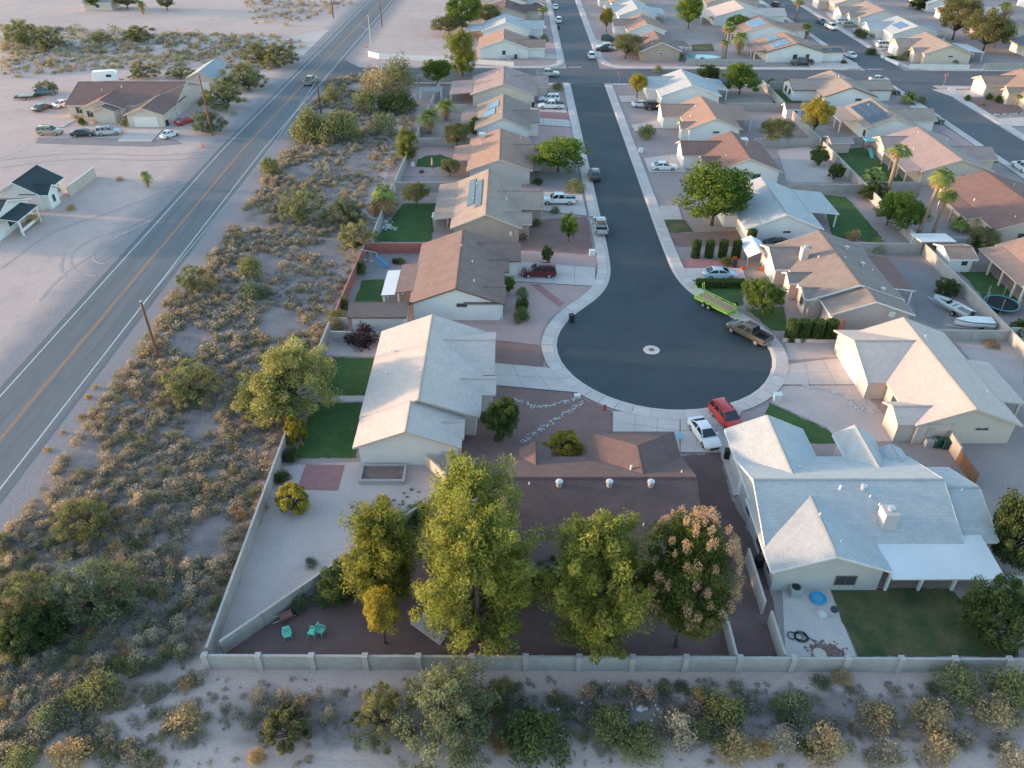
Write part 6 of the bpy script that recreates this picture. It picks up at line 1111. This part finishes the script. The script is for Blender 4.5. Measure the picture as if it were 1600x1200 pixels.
def stones(name, pts, n, r0, r1, spread, m, label, seed):
    rng = np.random.default_rng(seed); P = [G(*p) for p in pts]; b = MB(); L = [math.hypot(c[0] - a[0], c[1] - a[1]) for a, c in zip(P[:-1], P[1:])]; T = sum(L)
    for i in range(n):
        s = rng.random() * T
        for k, l in enumerate(L):
            if s <= l: break
            s -= l
        t = s / L[k]; x = P[k][0] + (P[k + 1][0] - P[k][0]) * t + rng.normal() * spread; y = P[k][1] + (P[k + 1][1] - P[k][1]) * t + rng.normal() * spread; r = rng.uniform(r0, r1)
        b.lathe([(r * .8, -.02), (r, r * .35), (r * .55, r * .75)], 6, (x, y, .03))
    return tag(b.build(name, m), label, 'stones', kind='stuff')
RW = mat('white_stone', (.62, .58, .55), (.48, .44, .42), 3, 12); RB = mat('brown_stone', (.22, .13, .11), (.32, .22, .19), 3, 12)
stones('stone_border', [(800, 622), (835, 636), (860, 634), (905, 622)], 150, .05, .11, .16, RW, 'curved border of white stones on brown gravel', 1); stones('stone_border', [(912, 628), (870, 655), (830, 680), (812, 695)], 170, .05, .11, .18, RW, 'straight trickle of white stones on brown gravel', 2)
stones('stone_border', [(1250, 602), (1300, 612), (1325, 622), (1335, 636), (1372, 645)], 130, .07, .16, .16, RW, 'white stone border curving over the sandy front yard', 3); stones('stone_pile', [(1268, 1018), (1285, 1012), (1312, 1022)], 240, .06, .13, .3, RB, 'heap of red brown stones against the back wall', 4)
stones('stone_border', [(1494, 152), (1530, 172), (1545, 180), (1600, 178)], 60, .15, .3, .1, RW, 'white stones edging the gravel island', 5); stones('stone_border', [(583, 338), (600, 352), (615, 358)], 50, .12, .3, .5, RW, 'pale rockery at the corner of the big lawn', 6); stones('debris', [(870, 1108), (960, 1095), (1010, 1105), (1060, 1110)], 46, .05, .13, .8, SWH, 'scattered white litter in the brushy hollow', 7)
stones('debris', [(150, 1170), (230, 1150), (290, 1110)], 22, .05, .12, 1.0, SWH, 'scattered pale litter along the dirt path', 8); stones('debris', [(620, 770), (700, 770), (540, 800)], 26, .1, .25, .5, RB, 'brown twigs and clods on the sandy yard', 9)
simple('plastic_bag', 1001, 1108, 'crumpled white plastic sheet in the brushy hollow', 'plastic sheet', [('sheet', MB().hexa([(-.35, -.1), (-.05, -.28), (.3, -.12), (.22, .2), (-.12, .26)], 0, .1).hexa([(.1, .0), (.45, -.2), (.5, .1)], 0, .16), SWH)])
# swing set inside the red wall
TEAL = mat('teal_metal', (.06, .25, .34), rough=.4)
e = simple('swing_set', 578, 412, 'blue metal swing set with slide in the red walled yard', 'swing set', [('beam', MB().tube([(-1.4, 0, 2.0), (1.4, 0, 2.0)], .05, 8), TEAL), ('slide', MB().hexa([(1.4, -.25), (3.2, -.25), (3.2, .25), (1.4, .25)], .0, .06), TEAL)] + [('leg', MB().tube([(sx * 1.4, 0, 2.0), (sx * 1.5, sy * .8, 0)], .04, 6), TEAL) for sx in (-1, 1) for sy in (-1, 1)] + [('swing', MB().tube([(q, 0, 2.0), (q, 0, .5)], .012, 4).tube([(q + .4, 0, 2.0), (q + .4, 0, .5)], .012, 4).box(q - .02, q + .42, -.1, .1, .46, .5), WHITE) for q in (-1.0, .1)], -25)
sl = MB(); sl.face([(1.4, -.25, 1.5), (3.2, -.25, .2), (3.2, .25, .2), (1.4, .25, 1.5)]); sl.face([(1.4, .25, 1.44), (3.2, .25, .14), (3.2, -.25, .14), (1.4, -.25, 1.44)]); sl.build('slide', mat('slide_blue', (.03, .22, .40), rough=.3), e)
# playground slide on the swing set lawn
e = simple('play_tower', 1353, 240, 'teal playground tower with slide on the green lawn', 'play tower', [('post', B(sx - .06, sx + .06, sy - .06, sy + .06, 0, 2.6), WOOD) for sx in (-.7, .7) for sy in (-.7, .7)] + [('platform', B(-.8, .8, -.8, .8, 1.3, 1.4), WOOD), ('canopy', MB().hexa([(-.9, -.9), (.9, -.9), (.9, .9), (-.9, .9)], 2.6, 2.75), mat('teal_canvas', (.10, .38, .42)))])
sl = MB(); sl.face([(-.35, -.8, 1.4), (.35, -.8, 1.4), (.35, -3.2, .2), (-.35, -3.2, .2)][::-1]); sl.face([(-.35, -.8, 1.34), (.35, -.8, 1.34), (.35, -3.2, .14), (-.35, -3.2, .14)]); sl.build('slide', mat('teal_slide', (.04, .34, .40), rough=.3), e)
# trampoline with net
simple('trampoline', 1562, 482, 'round trampoline with dark net on the lawn', 'trampoline', [('mat', MB().lathe([(1.9, .78), (1.9, .82)], 26), mat('trampoline_mat', (.015, .018, .02))), ('rim', MB().tube([(2.1 * math.cos(i * .2618), 2.1 * math.sin(i * .2618), .8) for i in range(25)], .08, 6), TEAL)] + [('net_pole', MB().tube([(2.1 * math.cos(i * 1.047), 2.1 * math.sin(i * 1.047), 0), (2.1 * math.cos(i * 1.047), 2.1 * math.sin(i * 1.047), 2.4)], .03, 6), GALV) for i in range(6)])
# white carport canopy
e = simple('carport_canopy', 1175, 408, 'white peaked carport canopy beside the taupe roofed house', 'canopy', [('leg', MB().tube([(sx * 1.5, sy, 0), (sx * 1.5, sy, 2.0)], .03, 6), GALV) for sx in (-1, 1) for sy in (-2.6, 0, 2.6)]); q = MB()
for s in (-1, 1):
    a = [(s * 1.6, -2.8, 1.95), (s * 1.6, 2.8, 1.95), (0, 2.8, 2.75), (0, -2.8, 2.75)]; q.face(a if s > 0 else a[::-1]); q.face([(p[0] * .99, p[1], p[2] - .04) for p in (a[::-1] if s > 0 else a)])
q.build('canvas', mat('white_canvas', (.76, .76, .75), rough=.7), e)
CONE_ = mat('orange_plastic', (.62, .14, .03))
for u, v, lb in ((1148, 405, 'orange garden tool box beside the wheelie bin'), (1160, 420, 'orange crate under the white canopy'), (1190, 422, 'orange crate at the canopy corner'), (573, 74, 'orange traffic cone at the white wall end'), (317, 230, 'small red marker post on the dirt verge')):
    simple('traffic_cone' if 'cone' in lb else 'marker_post' if 'post' in lb else 'crate', u, v, lb, 'cone' if 'cone' in lb else 'post' if 'post' in lb else 'crate', [('body', MB().lathe([(.22, .04), (.05, .75), (.03, .76)], 10) if 'cone' in lb else MB().lathe([(.12, 0), (.1, .9), (.03, .95)], 8) if 'post' in lb else MB().hexa([(-.3, -.22), (.3, -.22), (.3, .22), (-.3, .22)], .0, .4), CONE_), ('base', B(-.3, .3, -.3, .3, 0, .04), CONE_)])
# pergola, patio chairs, pool
e = simple('pergola', 674, 156, 'grey slatted pergola behind the mauve roofed house', 'pergola', [('post', B(sx - .08, sx + .08, sy - .08, sy + .08, 0, 2.3), WHITE) for sx in (-2.4, 2.4) for sy in (-1.6, 1.6)] + [('slat', B(-2.7, 2.7, -1.8 + i * .4, -1.66 + i * .4, 2.3, 2.42), mat('grey_slat', (.25, .30, .33))) for i in range(10)])
e = simple('parasol', 676, 268, 'folded tan parasol on the pink patio', 'parasol', [('pole', MB().tube([(0, 0, 0), (0, 0, 2.6)], .03, 6), WOOD), ('canopy', MB().lathe([(.2, 1.2), (.16, 1.9), (.04, 2.6)], 10), mat('tan_canvas', (.5, .30, .2))), ('base', MB().lathe([(.3, 0), (.3, .08), (.06, .1)], 12), CONC2)])
simple('fire_bowl', 659, 270, 'black fire bowl on the pink patio', 'fire bowl', [('bowl', MB().lathe([(.2, 0), (.45, .35), (.48, .4), (.4, .38)], 14), DARK), ('foot', MB().lathe([(.25, 0), (.25, .05)], 12), DARK)]); simple('patio_chair', 645, 262, 'white patio chair at the round lawn', 'chair', [('seat', B(-.3, .3, -.3, .3, .38, .44), WHITE), ('backrest', B(-.3, .3, .26, .32, .44, 1.0), WHITE)] + [('leg', B(a - .03, a + .03, c - .03, c + .03, 0, .38), WHITE) for a in (-.26, .26) for c in (-.26, .26)])
e = simple('garden_umbrella', 689, 352, 'white gabled canopy over bins beside the tan patio', 'canopy', [('post', B(a - .05, a + .05, c - .05, c + .05, 0, 1.7), WHITE) for a in (-1.1, 1.1) for c in (-.8, .8)] + [('roof', MB().hexa([(-1.3, -1.), (1.3, -1.), (1.3, 1.), (-1.3, 1.)], 1.7, 1.78), METR)]); e.name = 'yard_canopy'
x, y = G(1096, 89); e = empty('swimming_pool', (x, y, 0), 0, 'kidney shaped swimming pool behind the tan block wall', 'pool'); pp = [(4.2 * math.cos(a) * (1 + .15 * math.cos(2 * a + .6)), 2.3 * math.sin(a), ) for a in np.linspace(0, 6.283, 25)[:-1]]; MB().hexa([(a * 1.12, c * 1.16) for a, c in pp], 0, .08).build('coping', CONC2, e); MB().hexa(pp, .02, .10).build('water', mat('pool_surface', (.20, .42, .46), rough=.05), e)
# shrubs, rocks and fixtures along the fronts of the far street
for i, (u, v, r, k) in enumerate([(1318, 98, 5, 'drk0'), (1205, 128, 6, 'creo0'), (1228, 132, 6, 'drk1'), (1385, 148, 9, 'gold0'), (1440, 158, 8, 'creo1'), (1512, 156, 6, 'hedg0'), (1545, 153, 6, 'hedg1'), (1560, 158, 7, 'hedg0'), (1535, 163, 6, 'gold1'), (1362, 112 - 30, 10, 'drk0'), (1408, 92, 8, 'creo0'), (1438, 92, 9, 'drk0'), (1415, 85, 10, 'ggry0'), (1040, 192, 5, 'creo0'), (1098, 96, 8, 'ggry0'), (1065, 92, 9, 'ggry1'), (850, 62, 8, 'creo1'), (131, 193, 8, 'hedg0'), (150, 191, 5, 'gold0'), (118, 184, 6, 'rust0'), (195, 194, 8, 'creo0'), (216, 470 - 60, 1, 'gold0'), (130, 652, 9, 'gold0'), (139, 620, 7, 'rust0'), (98, 676, 6, 'gold1'), (75, 703, 8, 'gold0'), (150, 605, 6, 'gold1'), (52, 345, 14, 'rust0'), (112, 325, 8, 'rust1'), (188, 280, 6, 'rust1'), (840, 285, 9, 'drk0'), (868, 330, 8, 'creo1'), (840, 350, 9, 'creo0'), (818, 370, 9, 'rust0'), (1028, 170 - 60, 8, 'creo1'), (1100, 270 - 130, 7, 'drk0')]):
    if r > 1: bush(k, u, v, r, {'drk': 'dark green', 'cre': 'green', 'gol': 'golden', 'hed': 'clipped green', 'ggr': 'grey green', 'rus': 'reddish brown'}[k[:3]] + ' small garden shrub ' + ('on the highway verge' if u < 160 and v > 560 else 'on the bare lot' if u < 260 else 'in a street front yard'), 1.0, 'bush', 'garden_shrub', 'small ' + k[:3] + ' garden shrubs')
# far pale cabin
house('small pale cabin under trees on the far bare lot', [(-147, -137, 292, 300, 'x', 2.5, 3.8)], 'cream', 'tan', WHITE, [('win', 's', 0, -142, 1.4, 1.2, 1.0)], name='cabin', cat='cabin', vents=0)
